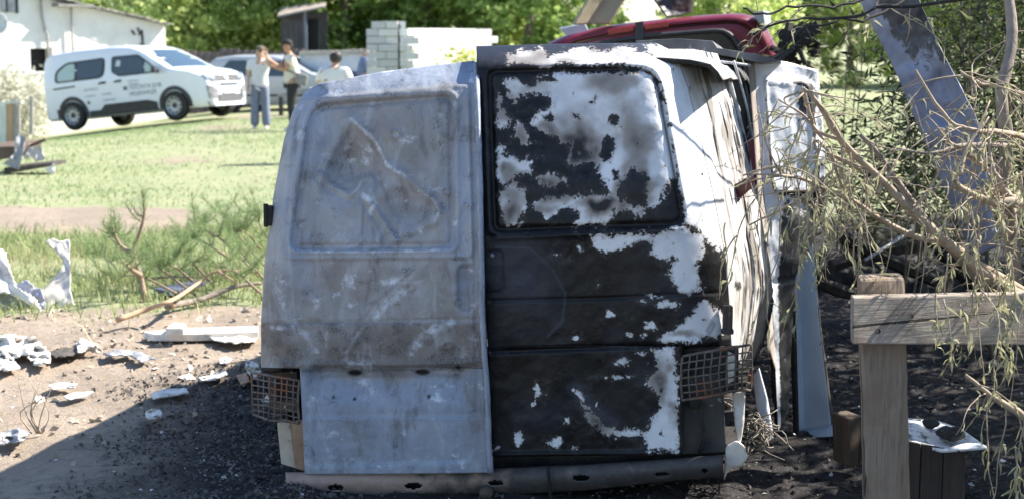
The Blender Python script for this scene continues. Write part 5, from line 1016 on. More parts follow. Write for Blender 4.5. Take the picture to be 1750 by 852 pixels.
TREES = [(268, 52, 0, 0, 1.0, 'bright green bushy tree just right of the white building roof'), (345, 49, 1, 0, 1.0, 'bright green leafy tree above the white passenger van bonnet'), (430, 50, 2, 0, 1.05, 'bright green leafy tree above the woman in white'),
         (500, 53, 0, 0, .95, 'light green tree left of the garden shed'), (585, 50, 0, 1, 1.0, 'dark green tree right of the garden shed'), (650, 53, 1, 0, 1.0, 'green leafy tree behind the block pillar'), (735, 51, 1, 1, .95, 'dark green tree behind the white block wall'),
         (815, 52, 2, 0, 1.0, 'green leafy tree behind the right end of the block wall'), (905, 48, 0, 1, 1.0, 'dark green tree above the black rear door of the burnt van'), (965, 51, 1, 0, .9, 'green leafy tree left of the bent beige panel'),
         (1245, 50, 1, 0, .95, 'green tree directly above the burgundy van roof'), (180, 58, 2, 0, 1.0, 'pale green tree seen over the white building roof'), (390, 58, 1, 1, 1.1, 'dark tree standing behind the bright trees above the parked cars'), (690, 60, 0, 1, 1.1, 'dark tree far behind the block pillar and wall'), (850, 60, 1, 1, 1.0, 'dark tree far behind, left of the burnt van roof centre')]
for i, (px, Y, k, dk, s_, lb) in enumerate(TREES): tree('leafy_tree', lb, px, Y, k, dk, s_, i*1.7)
for i, (px, Y, k, lb) in enumerate(((1345, 62, 2, 'far pale tree right of the burgundy van'), (1460, 60, 0, 'far tree seen left of the leaning metal sheet'), (1560, 63, 1, 'far tree behind the leaning metal sheet'), (1680, 60, 2, 'far tree at the right behind the thicket'), (1770, 58, 0, 'far tree at the right edge'))): tree('leafy_tree', lb, px, Y, k, 0, 1.05, i*2.1)
# yellow green plant by the wall, pale creeper by the building
def bush(nm, label, cat, base, rx, rz, n, size, mt, seed, stems=7, group=None, elong=2.2, zc=None):
    t = thing(nm, label, cat, tuple(base), group); r = np.random.default_rng(seed); m = crown_mesh(seed, rx, rz, zc or rz, n, size, max(8, n//70), mt, 'foliage', elong); link('foliage', m, t)
    b = MB(); rr = random.Random(seed)
    for k in range(stems): a = rr.uniform(0, 6.28); b.tube(spline([(0, 0, -.1), (math.cos(a)*rx*.35, math.sin(a)*rx*.35, rz*.8), (math.cos(a)*rx*.7, math.sin(a)*rx*.7, (zc or rz)+rz*.6)], 6), np.linspace(.03, .008, 6)*max(rx, .4), 5)
    put('stem', np.array(b.V)+ORG[t], b.F, MBARK, t, True); return t
MYEL = leafmat('yellow_green_leaves', (.30, .36, .05), (.50, .50, .10), .4); MPALEL = leafmat('pale_dry_leaves', (.42, .43, .33), (.66, .65, .56), .3)
bush('yellow_plant', 'yellow green plant growing against the right end of the block wall', 'plant', at_y(795, 190, 35.0)*[1, 1, 0], .32, .85, 900, .12, MYEL, 5)
bush('pale_shrub', 'whitish green shrub in front of the white building wall', 'shrub', (float(at_y(22, 200, 39.5)[0]), 39.5, -.85), .95, .95, 3600, .13, MPALEL, 6)

# garden fence bits at the left edge
gf = thing('garden_fence', 'short run of weathered stakes and boards at the left edge', 'fence', tuple(at_y(30, 240, 34.0)))
for (xa, xb, ya, yb, c) in ((-14, 10, 178, 244, (.62, .66, .66)), (11, 22, 176, 246, (.48, .32, .20)), (23, 28, 170, 246, (.34, .32, .33)), (30, 34, 172, 244, (.42, .40, .39)), (50, 56, 164, 230, (.40, .37, .37))):
    b = MB(); b.prism(at_y(np.array([xa, xb, xb, xa]), np.array([ya, ya+1, yb, yb]), 34.0), (0, .05, 0)); b.build('board' if xb-xa > 9 else 'stake', pmat('fence_wood', c, tuple(x*.8 for x in c), 6, .85, .004, stretch=(3, 3, .5)), gf, bevel=.006)
b = MB(); b.prism(at_y(np.array([-14, 36, 36, -14]), np.array([176, 172, 176, 180]), 33.95), (0, .03, 0)); b.build('rail', bpy.data.materials['fence_wood'], gf)
# ------------------------------------------------------------------ torn off doors and panels right of the van
def m_panel(name, c1, c2, sc_=(.02, .02, .022)):
    g = NG(name); v = g.co(); n1 = g.noise(4, 5, .6, v, .5); n2 = g.noise(22, 6, .7, v, .6)
    c = g.mix(g.ramp(n1, .35, .65), c1, c2); s = g.ramp(g.math('ADD', g.attr('soot'), g.math('MULTIPLY', g.math('SUBTRACT', n2, .5), 1.4)), .4, .6)
    return g.out(g.mix(s, c, sc_), .5, .05, g.math('ADD', n1, g.math('MULTIPLY', n2, .3)), .006)
MDOORW = m_panel('flaked_door_paint', (.74, .75, .78), (.62, .65, .70)); MBLUEP = m_panel('pale_blue_panel_paint', (.36, .44, .54), (.43, .50, .58)); MGALV = m_panel('blue_grey_sheet_metal', (.155, .185, .28), (.225, .26, .35), (.04, .046, .06))
sd = thing('sliding_door', 'torn off sliding door with flaking white paint leaning beside the burnt van', 'door', tuple(at_y(1345, 400, 7.0)*[1, 1, 0]))
nu, nv = 60, 120
G = coons([(1288, 98), (1345, 106), (1398, 120)], [(1330, 735), (1347, 705)], [(1288, 98), (1295, 200), (1305, 330), (1318, 480), (1330, 735)], [(1398, 120), (1410, 250), (1410, 340), (1392, 410), (1360, 470), (1352, 600), (1347, 705)], nu, nv)
x, y = G[..., 0], G[..., 1]; u = np.linspace(0, 1, nu)[None, :]+0*x
nrm = np.array([.50, -1, .12]); q0 = at_y(1300, 300, 6.85)
wd = sdf(x, y, roundrect([(1306, 135), (1385, 142), (1400, 330), (1322, 330)], 14))
d = .018*sstep(-4, 4, wd)+.012*g_(wd, 4)-.01*g_(seg_dist(x, y, [(1318, 480), (1412, 470)]), 4)+.02*fbm(x/40, y/60, 2.0, 4)
soot = .55*g_(np.hypot((x-1372)/22, (y-170)/60), 1)+.75*sstep(240, 420, y)*sstep(.05, .4, u)+.4*g_(np.hypot((x-1345)/20, (y-270)/60), 1)+.3*sstep(.6, 1, u)+.5*g_(np.abs(wd), 3)  # mask also paints shade into the door's lower part and right side
put('door_skin', on_plane(x, y, q0, nrm, d), gridF(nv, nu, True), [MDOORW, MSOOT], sd, True, dict(soot=soot), solid=.03, solid_mat=1)
Lp = resample([(1283, 104), (1290, 200), (1298, 320), (1308, 470), (1316, 600)], 40); Rp = resample([(1289, 98), (1296, 200), (1306, 330), (1319, 480), (1328, 640)], 40)
put('door_pillar', np.stack([on_plane(Lp[:, 0]-3, Lp[:, 1]+6, q0, nrm, .10), on_plane(Lp[:, 0], Lp[:, 1], q0, nrm, .05+.01*fbm(Lp[:, 1]/30, 0, 2.0)), on_plane(Rp[:, 0], Rp[:, 1], q0, nrm, -.004)], 1), gridF(40, 3, True), pmat('tan_scorched_edge', (.34, .29, .25), (.22, .19, .17), 9, .8, .004, c3=(.07, .06, .055)), sd, True, solid=.004)
zed = lambda x, y, u, v: dict(soot=.28*g_(v-.02, .1)+.2*g_(u-1, .12)+.1+0*x)
bp_ = thing('door_frame', 'pale blue upright torn door frame with a bent foot near the wooden post', 'door frame', tuple(at_z(1400, 745, 0)))
def panelpart(nm, T, B, L, Rr, Yf, m, parent, nu=16, nv=40, thick=.03, wr=.006, so=.12):
    G = coons(T, B, L, Rr, nu, nv); x, y = G[..., 0], G[..., 1]; u = np.linspace(0, 1, nu)[None, :]+0*x; v = np.linspace(0, 1, nv)[:, None]+0*x
    return put(nm, at_y(x, y, Yf(u, v)+wr*fbm(x/30, y/40, 4.0, 3)), gridF(nv, nu, True), [m, MSOOT], parent, True, dict(soot=so+.4*g_(v, .06)+.25*g_(u-.96, .08)), solid=thick, solid_mat=1)
panelpart('upright', [(1352, 380), (1386, 380)], [(1366, 742), (1421, 728)], [(1352, 380), (1361, 560), (1366, 742)], [(1386, 380), (1401, 560), (1421, 728)], lambda u, v: 6.98-.1*u*v-.05*sstep(.12, .0, u), MBLUEP, bp_)
panelpart('foot', [(1366, 736), (1421, 724), (1452, 722)], [(1368, 748), (1420, 745), (1452, 741)], [(1366, 736), (1368, 748)], [(1452, 722), (1452, 741)], lambda u, v: 6.98-.14*u-.08*v, MBLUEP, bp_, 30, 6)
tag(put('frame_piece', *[(lambda G: (at_y(G[..., 0], G[..., 1], 7.15), gridF(40, 8, True)))(coons([(1322, 470), (1338, 470)], [(1334, 700), (1345, 690)], [(1322, 470), (1334, 700)], [(1338, 470), (1345, 690)], 8, 40))][0], MBLUEP, None, True, dict(soot=np.full(320, .35)), solid=.03), 'narrow dark blue strip upright between burnt van and pale blue frame', 'metal strip')
# long bent sheet leaning up to the right
def at_sheet(x, y, u, v):
    s = .95*sstep(165, 60, y+30*u)*sstep(.12, .40, u)+.3*g_(u-.98, .05)+.28*g_(np.hypot((x-1600)/40, (y-110)/30), 1)+.22*sstep(300, 430, y)+.3*g_(np.hypot((x-1640)/14, (y-300)/30), 1)  # mask darkens the upper part, right edge, lower end and two patches
    return dict(soot=np.clip(s, 0, 1)*.8)
sheet('metal_sheet', 'long bent blue grey metal sheet leaning diagonally among the branches', 'metal sheet', [(1430, -95), (1530, -95)], [(1662, 440), (1706, 420)], [(1430, -95), (1468, 0), (1532, 125), (1578, 240), (1662, 440)], [(1530, -95), (1570, 0), (1612, 95), (1668, 200), (1706, 420)],
      lambda u, v: 6.6+.25*(1-v)-.20*u+.10*np.clip(.2-u, 0, 1)+.012*np.sin(u*9+v*4)*v+.02*g_(u-.75, .12)*sstep(.3, .6, v), MGALV, 40, 120, .06, .006, at_sheet, seed=6.0, wl=45)
# ------------------------------------------------------------------ post and rail
def m_wood(name, c1, c2, axis, turn=0.0, th=.64):
    g = NG(name); co0 = g.co
    def co2(scale=(1, 1, 1)):
        m = g.n('ShaderNodeMapping'); g.l(co0((1, 1, 1), (0, 0, -turn)), m.inputs[0]); m.inputs['Scale'].default_value = scale; return m.outputs[0]
    g.co = co2; st = [1, 1, 1]; st[axis] = .06; v = g.co(tuple(st)); n1 = g.noise(30, 6, .7, v, .8); n2 = g.noise(110, 4, .6, v); n3 = g.noise(4, 4, .6); 
    st2 = [1, 1, 1]; st2[axis] = .022; cr = g.noise(26, 2, .5, g.co(tuple(st2)), .3)
    c = g.mix(g.ramp(n1, .35, .65), c1, c2); c = g.mix(g.math('MULTIPLY', g.ramp(n3, .45, .65), .65), c, (c1[0]*.62, c1[1]*.52, c1[2]*.45)); c = g.mix(g.math('MULTIPLY', g.ramp(n2, .55, .7), .5), c, tuple(x*.32 for x in c2))
    k = g.ramp(cr, th, th+.02); c = g.mix(k, c, (.03, .025, .02)); kn = g.n('ShaderNodeTexVoronoi'); kn.inputs['Scale'].default_value = 3.1; g.l(g.co(), kn.inputs['Vector']); c = g.mix(g.math('MULTIPLY', g.ramp(kn.outputs['Distance'], .09, .05), .8), c, (.10, .06, .035))
    return g.out(c, .85, 0, g.math('SUBTRACT', g.math('ADD', n1, g.math('MULTIPLY', n2, .4)), g.math('MULTIPLY', k, 2.5)), .006, .9)
WP = m_wood('weathered_post_wood', (.30, .23, .175), (.205, .155, .12), 2, 0, .585); WR = m_wood('weathered_rail_wood', (.38, .33, .285), (.28, .24, .205), 0, R(24), .70)
FB = R(24); FN = np.array([math.sin(FB), -math.cos(FB), 0]); FT = np.array([math.cos(FB), math.sin(FB), 0])
rail0 = at_y(1457, 548, 5.10)
def slab(poly, q, n, thick): P = on_plane(*np.array(poly, float).T, q, n); return P, -np.asarray(n)*thick
def wood_block(nm, TLBR, q, n, thick, mt, parent, nu, nv, seed, bevel=.004, wob=.004, ext=None):
    """squared timber with slightly uneven faces"""
    tl, tr, br, bl = TLBR; G = coons([tl, tr], [bl, br], [tl, bl], [tr, br], nu, nv); P = on_plane(G[..., 0], G[..., 1], q, n); n = np.asarray(n)
    P = P+n*(wob*fbm(G[..., 0]/40, G[..., 1]/40, seed, 3))[..., None]; B = P-n*thick if ext is None else P+np.asarray(ext); N = nu*nv; V = np.concatenate([P.reshape(-1, 3), B.reshape(-1, 3)]); F = [tuple(f) for f in gridF(nv, nu, True)]+[tuple(f+N) for f in gridF(nv, nu)]
    rim = [*range(nu), *[j*nu+nu-1 for j in range(1, nv)], *[(nv-1)*nu+i for i in range(nu-2, -1, -1)], *[j*nu for j in range(nv-2, 0, -1)]]
    for a, b_ in zip(rim, rim[1:]+rim[:1]): F.append((a, b_, b_+N, a+N))
    return put(nm, V, F, mt, parent, False, bevel=bevel)
pf = thing('post_fence', 'weathered timber post with a thick grey rail nailed across it', 'fence', tuple(on_plane(1512, 870, rail0-FN*.06, FN)*[1, 1, 0]))
qpost = rail0-FN*.062
hb = on_plane(1512, 985, qpost, FN)
wood_block('post', [(1469, 476), (1546, 474), (1559, 990), (1482, 990)], qpost, FN, .13, WP, pf, 8, 46, 2.0, .010, .006, (.02, .13, 0))
rl = wood_block('rail', [(1457, 507), (1840, 499), (1840, 590), (1457, 588)], rail0, FN, .055, WR, pf, 40, 8, 5.0, .006, .004, (.004, .055, 0))
b = MB()
for (nx_, ny_) in ((1500, 565), (1556, 540)): b.lathe([(0, .004), (.008, .003), (.009, -.004)], on_plane(nx_, ny_, rail0, FN)+FN*.001, 'y', 10)
kb = b.build('nail', MRUST, rl); tag(kb, kind='stuff')
st_ = thing('wood_block', 'short dark timber block standing just left of the wooden post foot', 'timber block', tuple(at_z(1463, 800, 0)))
wood_block('block', [(1449, 714), (1476, 710), (1478, 795), (1452, 798)], at_y(1463, 800, 6.25), FN, .12, m_wood('burnt_block_wood', (.13, .09, .065), (.08, .06, .045), 2), st_, 4, 8, 3.0, .008)
bx = thing('wooden_box', 'dark brown boarded wooden box on the burnt soil behind the post', 'box', tuple(at_y(1620, 840, 5.75)*[1, 1, 0]))
MBOX = m_wood('dark_box_boards', (.055, .04, .034), (.035, .027, .024), 2); qb = at_y(1550, 755, 5.72); nb = np.array([.30, -.95, 0]); nb /= np.linalg.norm(nb)
top = np.array([(1549, 752), (1600, 763), (1648, 773), (1650, 851)]); zfl = 0.0
for k in range(4):
    xa, xb = 1500+k*38, 1500+k*38+36; P0 = on_plane(xa, 752+ (xa-1549)*.21, qb, nb); P1 = on_plane(xb, 752+(xb-1549)*.21, qb, nb); b = MB(); b.prism([P0, P1, P1*[1, 1, 0], P0*[1, 1, 0]], -nb*(.02+.004*(k % 2))); b.build('board', MBOX, bx, bevel=.003)
Pa, Pb_ = on_plane(1651, 773, qb, nb), on_plane(1651, 773, qb, nb)-nb*.35+np.array([.03, 0, 0]); b = MB(); b.prism([Pa, Pb_, Pb_*[1, 1, 0], Pa*[1, 1, 0]], (-.02, -.006, 0)); b.build('end_board', MBOX, bx, bevel=.003)
wb = sheet('sheet_metal', 'scorched pale panel with black lumps lying on the wooden box', 'panel', [(1540, 713), (1600, 717), (1640, 730)], [(1538, 748), (1610, 768), (1686, 762)], [(1540, 713), (1538, 748)], [(1640, 730), (1686, 762)], lambda u, v: 6.15-.42*v+.05*u, MDOORW, 40, 24, .03, .012, lambda x, y, u, v: dict(soot=.36+.3*fbm(x/14, y/8, 3.0, 3)), seed=8.0, wl=30)
rr = random.Random(12)
def lump(name, c, r, mt, label, cat, seed, flat=.5, group=None):
    b = MB(); V = []; n_, m_ = 10, 7
    for j in range(m_):
        t = math.pi*j/(m_-1)
        for i in range(n_): a = 2*math.pi*i/n_; dd = np.array([math.sin(t)*math.cos(a), math.sin(t)*math.sin(a), math.cos(t)*flat]); k = 1+.45*float(fbm(dd[0]*1.8+seed, dd[1]*1.8, dd[2]*1.8+seed, 3)); V.append(dd*r*k)
    V = np.array(V); V += np.asarray(c); F = [(j*n_+i, (j+1)*n_+i, (j+1)*n_+(i+1) % n_, j*n_+(i+1) % n_) for j in range(m_-1) for i in range(n_)]
    o = put(name, V, F, mt, None, False); return tag(o, label, cat, group)
MLUMP = pmat('charred_lump', (.016, .014, .014), (.04, .036, .034), 20, .9, .006)
lump('charred_lump', at_y(1590, 723, 5.95), .035, MLUMP, 'small charred lump at the back of the pale panel', 'debris', 1.0); lump('charred_lump', at_y(1624, 740, 5.85), .055, MLUMP, 'large charred lump in the middle of the pale panel', 'debris', 2.3)
plk = thing('plank', 'grey burnt plank lying across the black ground above the post', 'plank', tuple(at_z(1490, 470, 0)))
P = np.array([at_z(1416, 470, .06), at_z(1560, 446, .06), at_z(1562, 458, .06), at_z(1420, 480, .06)]); b = MB(); b.prism(P, (0, 0, -.07)); b.build('plank', m_wood('grey_burnt_wood', (.22, .19, .165), (.13, .11, .10), 0), plk, bevel=.008)
for i, (pts, Yc, r, lb) in enumerate(([[(1420, 455), (1500, 430), (1580, 415)], 9.6, .05, 'charred beam slanting behind the grey burnt plank'], [[(1440, 405), (1520, 445), (1600, 480)], 9.2, .045, 'charred beam falling to the right behind the post'], [[(1590, 400), (1650, 470), (1720, 520)], 8.4, .05, 'charred beam under the lower end of the leaning sheet'], [[(1395, 480), (1450, 500), (1520, 505)], 8.6, .04, 'charred beam lying behind the top of the wooden post'])):
    q = at_y(np.array([p[0] for p in pts]), np.array([p[1] for p in pts]), np.array([Yc, Yc+.1, Yc+.3])); b = MB(); b.tube(spline(q, 12), r*(1+.2*fbm(np.arange(12)*.6, i, 1.0)), 6); tag(b.build('charred_beam', MLUMP, None), lb, 'beam', 'charred beams behind the fence')
for i, (px, py, r, lb) in enumerate(((1445, 480, .30, 'black heap of burnt debris left behind the post'), (1560, 500, .34, 'black heap of burnt debris between the post and the leaning sheet'), (1660, 520, .36, 'black heap of burnt debris under the leaning sheet'), (1740, 540, .34, 'black heap of burnt debris at the right edge'), (1500, 430, .26, 'far black heap of burnt debris beyond the grey plank'))):
    lump('debris_heap', at_z(px, py, .02), r, MLUMP, lb, 'debris', 20.0+i, .7, 'burnt debris heaps behind the fence')
pole = MB(); pole.tube(at_y(np.array([1478, 1510, 1560]), np.array([445, 425, 392]), np.array([9.0, 9.1, 9.2])), .012, 7); tag(pole.build('metal_rod', MSTEEL, None, True), 'thin grey rod slanting up above the plank', 'rod')

# ------------------------------------------------------------------ withered willow at the right
MTWIG = pmat('dry_twig_bark', (.40, .32, .235), (.29, .225, .165), 26, .8, .002, stretch=(1, 1, 1), c3=(.52, .45, .36), s3=60); MLIMB = pmat('grey_limb_bark', (.27, .225, .19), (.18, .15, .13), 18, .85, .005, c3=(.42, .36, .29), s3=40)
MWITH = leafmat('withered_leaves', (.24, .24, .13), (.46, .45, .27), .35)
wil = thing('willow_tree', 'withered willow with drooping dry branches hanging over the wooden fence at right', 'tree', (3.05, 6.4, 0))
b = MB(); b.tube(spline([(3.05, 6.4, -.2), (3.0, 6.35, .8), (2.86, 6.3, 1.7), (2.9, 6.4, 2.6), (3.1, 6.5, 3.8)], 16), np.linspace(.14, .07, 16), 10); b.build('trunk', MLIMB, wil, True)
LIMB = []      # (points px,py,Y ; r0, r1)
def limb(pts, r0, r1, mt=None, nm='limb', n=26, wob=5):
    p = np.array(pts, float); S = spline(p, n); k = len(LIMB); S[:, 0] += wob*fbm(np.arange(n)*.45, k*3.1, 1.0, 3)*np.sin(np.linspace(0, math.pi, n)); S[:, 1] += wob*fbm(np.arange(n)*.45, k*3.1, 7.0, 3)*np.sin(np.linspace(0, math.pi, n))
    P = at_y(S[:, 0], S[:, 1], S[:, 2]); rad = 1.3*np.linspace(r0, r1, n)*(1+.18*fbm(np.arange(n)*.8, k*1.7, 2.0, 2)); b = MB(); b.tube(P, rad, 7); LIMB.append((P, r0)); return b.build(nm, mt or MLIMB, wil, True)
limb([(1880, 560, 6.2), (1720, 492, 5.6), (1640, 432, 5.5), (1560, 362, 5.45), (1490, 296, 5.4), (1440, 240, 5.35), (1395, 172, 5.3), (1372, 150, 5.3)], .019, .004, MTWIG)
limb([(1800, 560, 6.3), (1696, 490, 5.75), (1650, 450, 5.7), (1600, 398, 5.65), (1545, 328, 5.65), (1500, 262, 5.6), (1470, 230, 5.6)], .020, .006)
limb([(1820, 540, 6.2), (1700, 466, 5.6), (1620, 420, 5.6), (1530, 392, 5.6), (1470, 350, 5.5), (1400, 318, 5.4), (1345, 300, 5.3), (1283, 297, 5.2)], .013, .003, MTWIG)
limb([(1860, 400, 6.3), (1760, 352, 5.6), (1690, 343, 5.5), (1640, 320, 5.45), (1628, 300, 5.4)], .020, .005, MTWIG)
limb([(1860, 360, 6.3), (1750, 345, 5.65), (1718, 330, 5.6), (1700, 300, 5.6), (1650, 260, 5.5), (1612, 236, 5.5)], .017, .003, MTWIG)
limb([(1790, 240, 6.0), (1720, 228, 5.6), (1665, 222, 5.5), (1632, 214, 5.5), (1600, 178, 5.5), (1565, 120, 5.5)], .010, .003, MTWIG)
limb([(1760, 250, 5.9), (1660, 248, 5.6), (1590, 262, 5.5), (1532, 254, 5.5)], .009, .003)
limb([(1735, 560, 6.0), (1730, 400, 5.9), (1712, 320, 5.8), (1722, 240, 5.8), (1710, 170, 5.8), (1730, 60, 5.9), (1715, -60, 6.0)], .026, .014)
limb([(1900, 100, 6.4), (1790, 160, 5.9), (1700, 150, 5.8), (1655, 132, 5.7), (1640, 120, 5.7)], .010, .003, MTWIG)
limb([(1900, 800, 5.5), (1790, 740, 5.15), (1735, 700, 5.1), (1690, 672, 5.1), (1650, 640, 5.1)], .017, .004, MTWIG)
limb([(1900, 20, 6.5), (1760, -10, 6.2), (1560, 8, 6.0), (1440, 22, 5.9), (1340, 36, 5.8), (1285, 60, 5.8)], .006, .003, MSOOT, wob=16)
limb([(1620, -60, 6.3), (1520, 18, 6.1), (1450, 38, 6.0), (1380, 50, 5.9), (1330, 90, 5.8)], .005, .003, MSOOT, wob=16)
limb([(1600, -50, 6.4), (1480, 4, 6.2), (1400, 10, 6.1), (1310, 26, 6.0), (1270, 14, 6.0)], .005, .003, MSOOT, wob=16)
for pts in ([(1440, 240), (1400, 225), (1370, 195), (1330, 170)], [(1470, 290), (1420, 262), (1395, 240), (1366, 280)], [(1400, 318), (1360, 345), (1320, 365), (1280, 385)], [(1420, 262), (1440, 320), (1470, 360)], [(1395, 172), (1420, 215), (1450, 262), (1500, 330)], [(1345, 300), (1320, 285), (1270, 300)],
            [(1560, 362), (1590, 320), (1625, 250)], [(1500, 330), (1525, 290), (1545, 250)], [(1372, 150), (1390, 215), (1408, 240)], [(1640, 300), (1655, 250), (1690, 200)], [(1700, 300), (1690, 250), (1700, 215)], [(1728, 400), (1700, 380), (1660, 372)]):
    p = np.array(pts, float); limb(np.c_[p, np.full(len(p), 5.4)+np.linspace(0, .1, len(p))], .0065, .0022, MTWIG, 'limb', 14, 3)
tw = MB(); LV = []; LF = []; LT = []
lr = np.random.default_rng(77)
def leaf(p, d, L, wd, curl):
    d = d/np.linalg.norm(d); s = np.cross(d, lr.normal(size=3)); s /= np.linalg.norm(s)+1e-9; g3 = np.array([0, 0, -1.0]); n0 = len(LV); t = lr.uniform(0, 1); c = np.cross(d, s)
    for k, (a, ww) in enumerate(((0, .15), (.35, 1), (.7, .75), (1, .05))):
        q = p+d*L*a+g3*L*.35*a*a+c*curl*L*math.sin(a*3)*.5; LV.append(q-s*wd*ww*.5); LV.append(q+s*wd*ww*.5+c*wd*.25*ww); LT.extend((t, t))
    for k in range(3): LF.append((n0+2*k, n0+2*k+1, n0+2*k+3, n0+2*k+2))
def droop(p0, L, out, r0=.0032, dens=34, llen=.045, lw=.0085, stiff=.35):
    n = 12; P = [np.asarray(p0, float)]; d = np.asarray(out, float)/np.linalg.norm(out)
    for k in range(n): d = d+np.array([0, 0, -1.0])*(.42*(1-stiff))+lr.normal(size=3)*.13; d /= np.linalg.norm(d); P.append(P[-1]+d*L/n)
    P = np.array(P); tw.tube(P, np.linspace(r0, .0011, n+1), 5)
    for k in range(int(L*dens)):
        t = lr.uniform(.08, 1)*n; i = min(int(t), n-1); q = P[i]+(P[i+1]-P[i])*(t-i); dd = (P[i+1]-P[i]); dd = dd/np.linalg.norm(dd)+lr.normal(size=3)*.65; leaf(q, dd, llen*lr.uniform(.6, 1.25), lw*lr.uniform(.6, 1.3), lr.uniform(-.8, .8))
def dp(px, py, Y): return at_y(px, py, Y)
for (px, py, Y, L, o, dens) in ((1388, 235, 5.35, .42, (-.2, 0, -1), 90), (1400, 240, 5.3, .50, (0, 0, -1), 90), (1378, 300, 5.3, .60, (-.05, 0, -1), 60), (1362, 300, 5.3, .58, (.1, 0, -1), 46), (1345, 300, 5.25, .55, (0, 0, -1), 30), (1330, 330, 5.3, .55, (.1, 0, -1), 20), (1420, 250, 5.3, .45, (.2, 0, -.8), 60), (1408, 240, 5.3, .35, (-.4, 0, -.6), 80),
                                (1475, 315, 5.4, .42, (-.15, 0, -1), 30), (1462, 395, 5.4, .42, (-.2, 0, -1), 62), (1470, 400, 5.4, .40, (-.05, 0, -1), 30), (1500, 300, 5.45, .40, (-.2, 0, -1), 34), (1535, 350, 5.5, .36, (-.3, 0, -1), 20), (1588, 400, 5.4, .26, (-.3, 0, -1), 14), (1620, 432, 5.3, .34, (-.15, -.1, -1), 26), (1600, 500, 5.05, .20, (-.1, -.2, -.6), 95), (1612, 510, 5.05, .22, (.2, -.2, -.6), 90), (1640, 520, 5.05, .16, (.3, -.2, -.5), 60),
                                (1438, 250, 5.35, .4, (.1, 0, -1), 60), (1370, 205, 5.3, .35, (-.4, 0, -.8), 50), (1330, 172, 5.3, .3, (-.5, 0, -.6), 20), (1310, 300, 5.2, .28, (-.3, 0, -1), 18), (1290, 340, 5.2, .36, (-.6, 0, -.4), 14), (1262, 400, 5.15, .25, (-.6, 0, -.3), 30), (1240, 380, 5.1, .2, (-.3, 0, -1), 30),
                                (1690, 215, 5.5, .5, (0, 0, -1), 50), (1700, 300, 5.5, .55, (.1, 0, -1), 60), (1715, 330, 5.3, .6, (0, 0, -1), 90), (1735, 380, 5.2, .6, (.05, 0, -1), 110), (1745, 300, 5.3, .6, (0, 0, -1), 90), (1660, 345, 5.45, .4, (-.1, 0, -1), 40), (1680, 240, 5.5, .3, (-.3, 0, -1), 46), (1725, 430, 5.1, .4, (.1, 0, -1), 110),
                                (1690, 672, 5.1, .5, (-.12, 0, -1), 30), (1720, 690, 5.1, .42, (-.1, 0, -1), 50), (1742, 705, 5.1, .42, (-.05, 0, -1), 90), (1752, 712, 5.05, .4, (0, 0, -1), 95), (1735, 760, 5.1, .3, (-.1, 0, -1), 90)):
    droop(dp(px, py, Y), L, o, dens=dens*.66)
for k in range(22): droop(dp(lr.uniform(1320, 1460), lr.uniform(170, 350), lr.uniform(5.2, 5.6)), lr.uniform(.15, .45), (lr.normal()*.5, lr.normal()*.3, lr.uniform(-1, .3)), .0026, lr.uniform(6, 45), .038, .007, .7)
for k in range(34): droop(dp(lr.uniform(1660, 1780), lr.uniform(130, 520), lr.uniform(5.0, 5.8)), lr.uniform(.2, .5), (lr.normal()*.5, lr.normal()*.3, lr.uniform(-1, .2)), .0026, lr.uniform(8, 55), .04, .0075, .65)
for k in range(18): droop(dp(lr.uniform(1470, 1660), lr.uniform(180, 400), lr.uniform(5.4, 5.9)), lr.uniform(.15, .4), (lr.normal()*.6, lr.normal()*.3, lr.uniform(-1, .5)), .0024, lr.uniform(2, 20), .038, .007, .8)
for (P, r0) in LIMB:
    if r0 > .03: continue
    n_ = 5 if r0 > .008 else 3
    for k in range(n_): i = lr.integers(4, len(P)-1); q = P[i]; droop(q, lr.uniform(.12, .34), (lr.normal()*.6, lr.normal()*.4, lr.uniform(-.6, .5)), .0026, lr.uniform(4, 30), stiff=.75)
for P, r0 in LIMB[:5]+LIMB[7:9]:
    for k in range(11): i = lr.integers(6, len(P)-1); o3 = np.array([lr.normal(), lr.normal()*.4, lr.normal()*.8]); o3 /= np.linalg.norm(o3); L = lr.uniform(.08, .34); tw.tube(spline([P[i], P[i]+o3*L*.5+lr.normal(size=3)*.012, P[i]+o3*L+lr.normal(size=3)*.02], 7), np.linspace(.0046, .0014, 7), 5)
tag(tw.build('twig', MTWIG, wil, True), kind='stuff')
tag(put('foliage', np.array(LV), np.array(LF), MWITH, wil, False, dict(tone=np.array(LT))), kind='stuff')
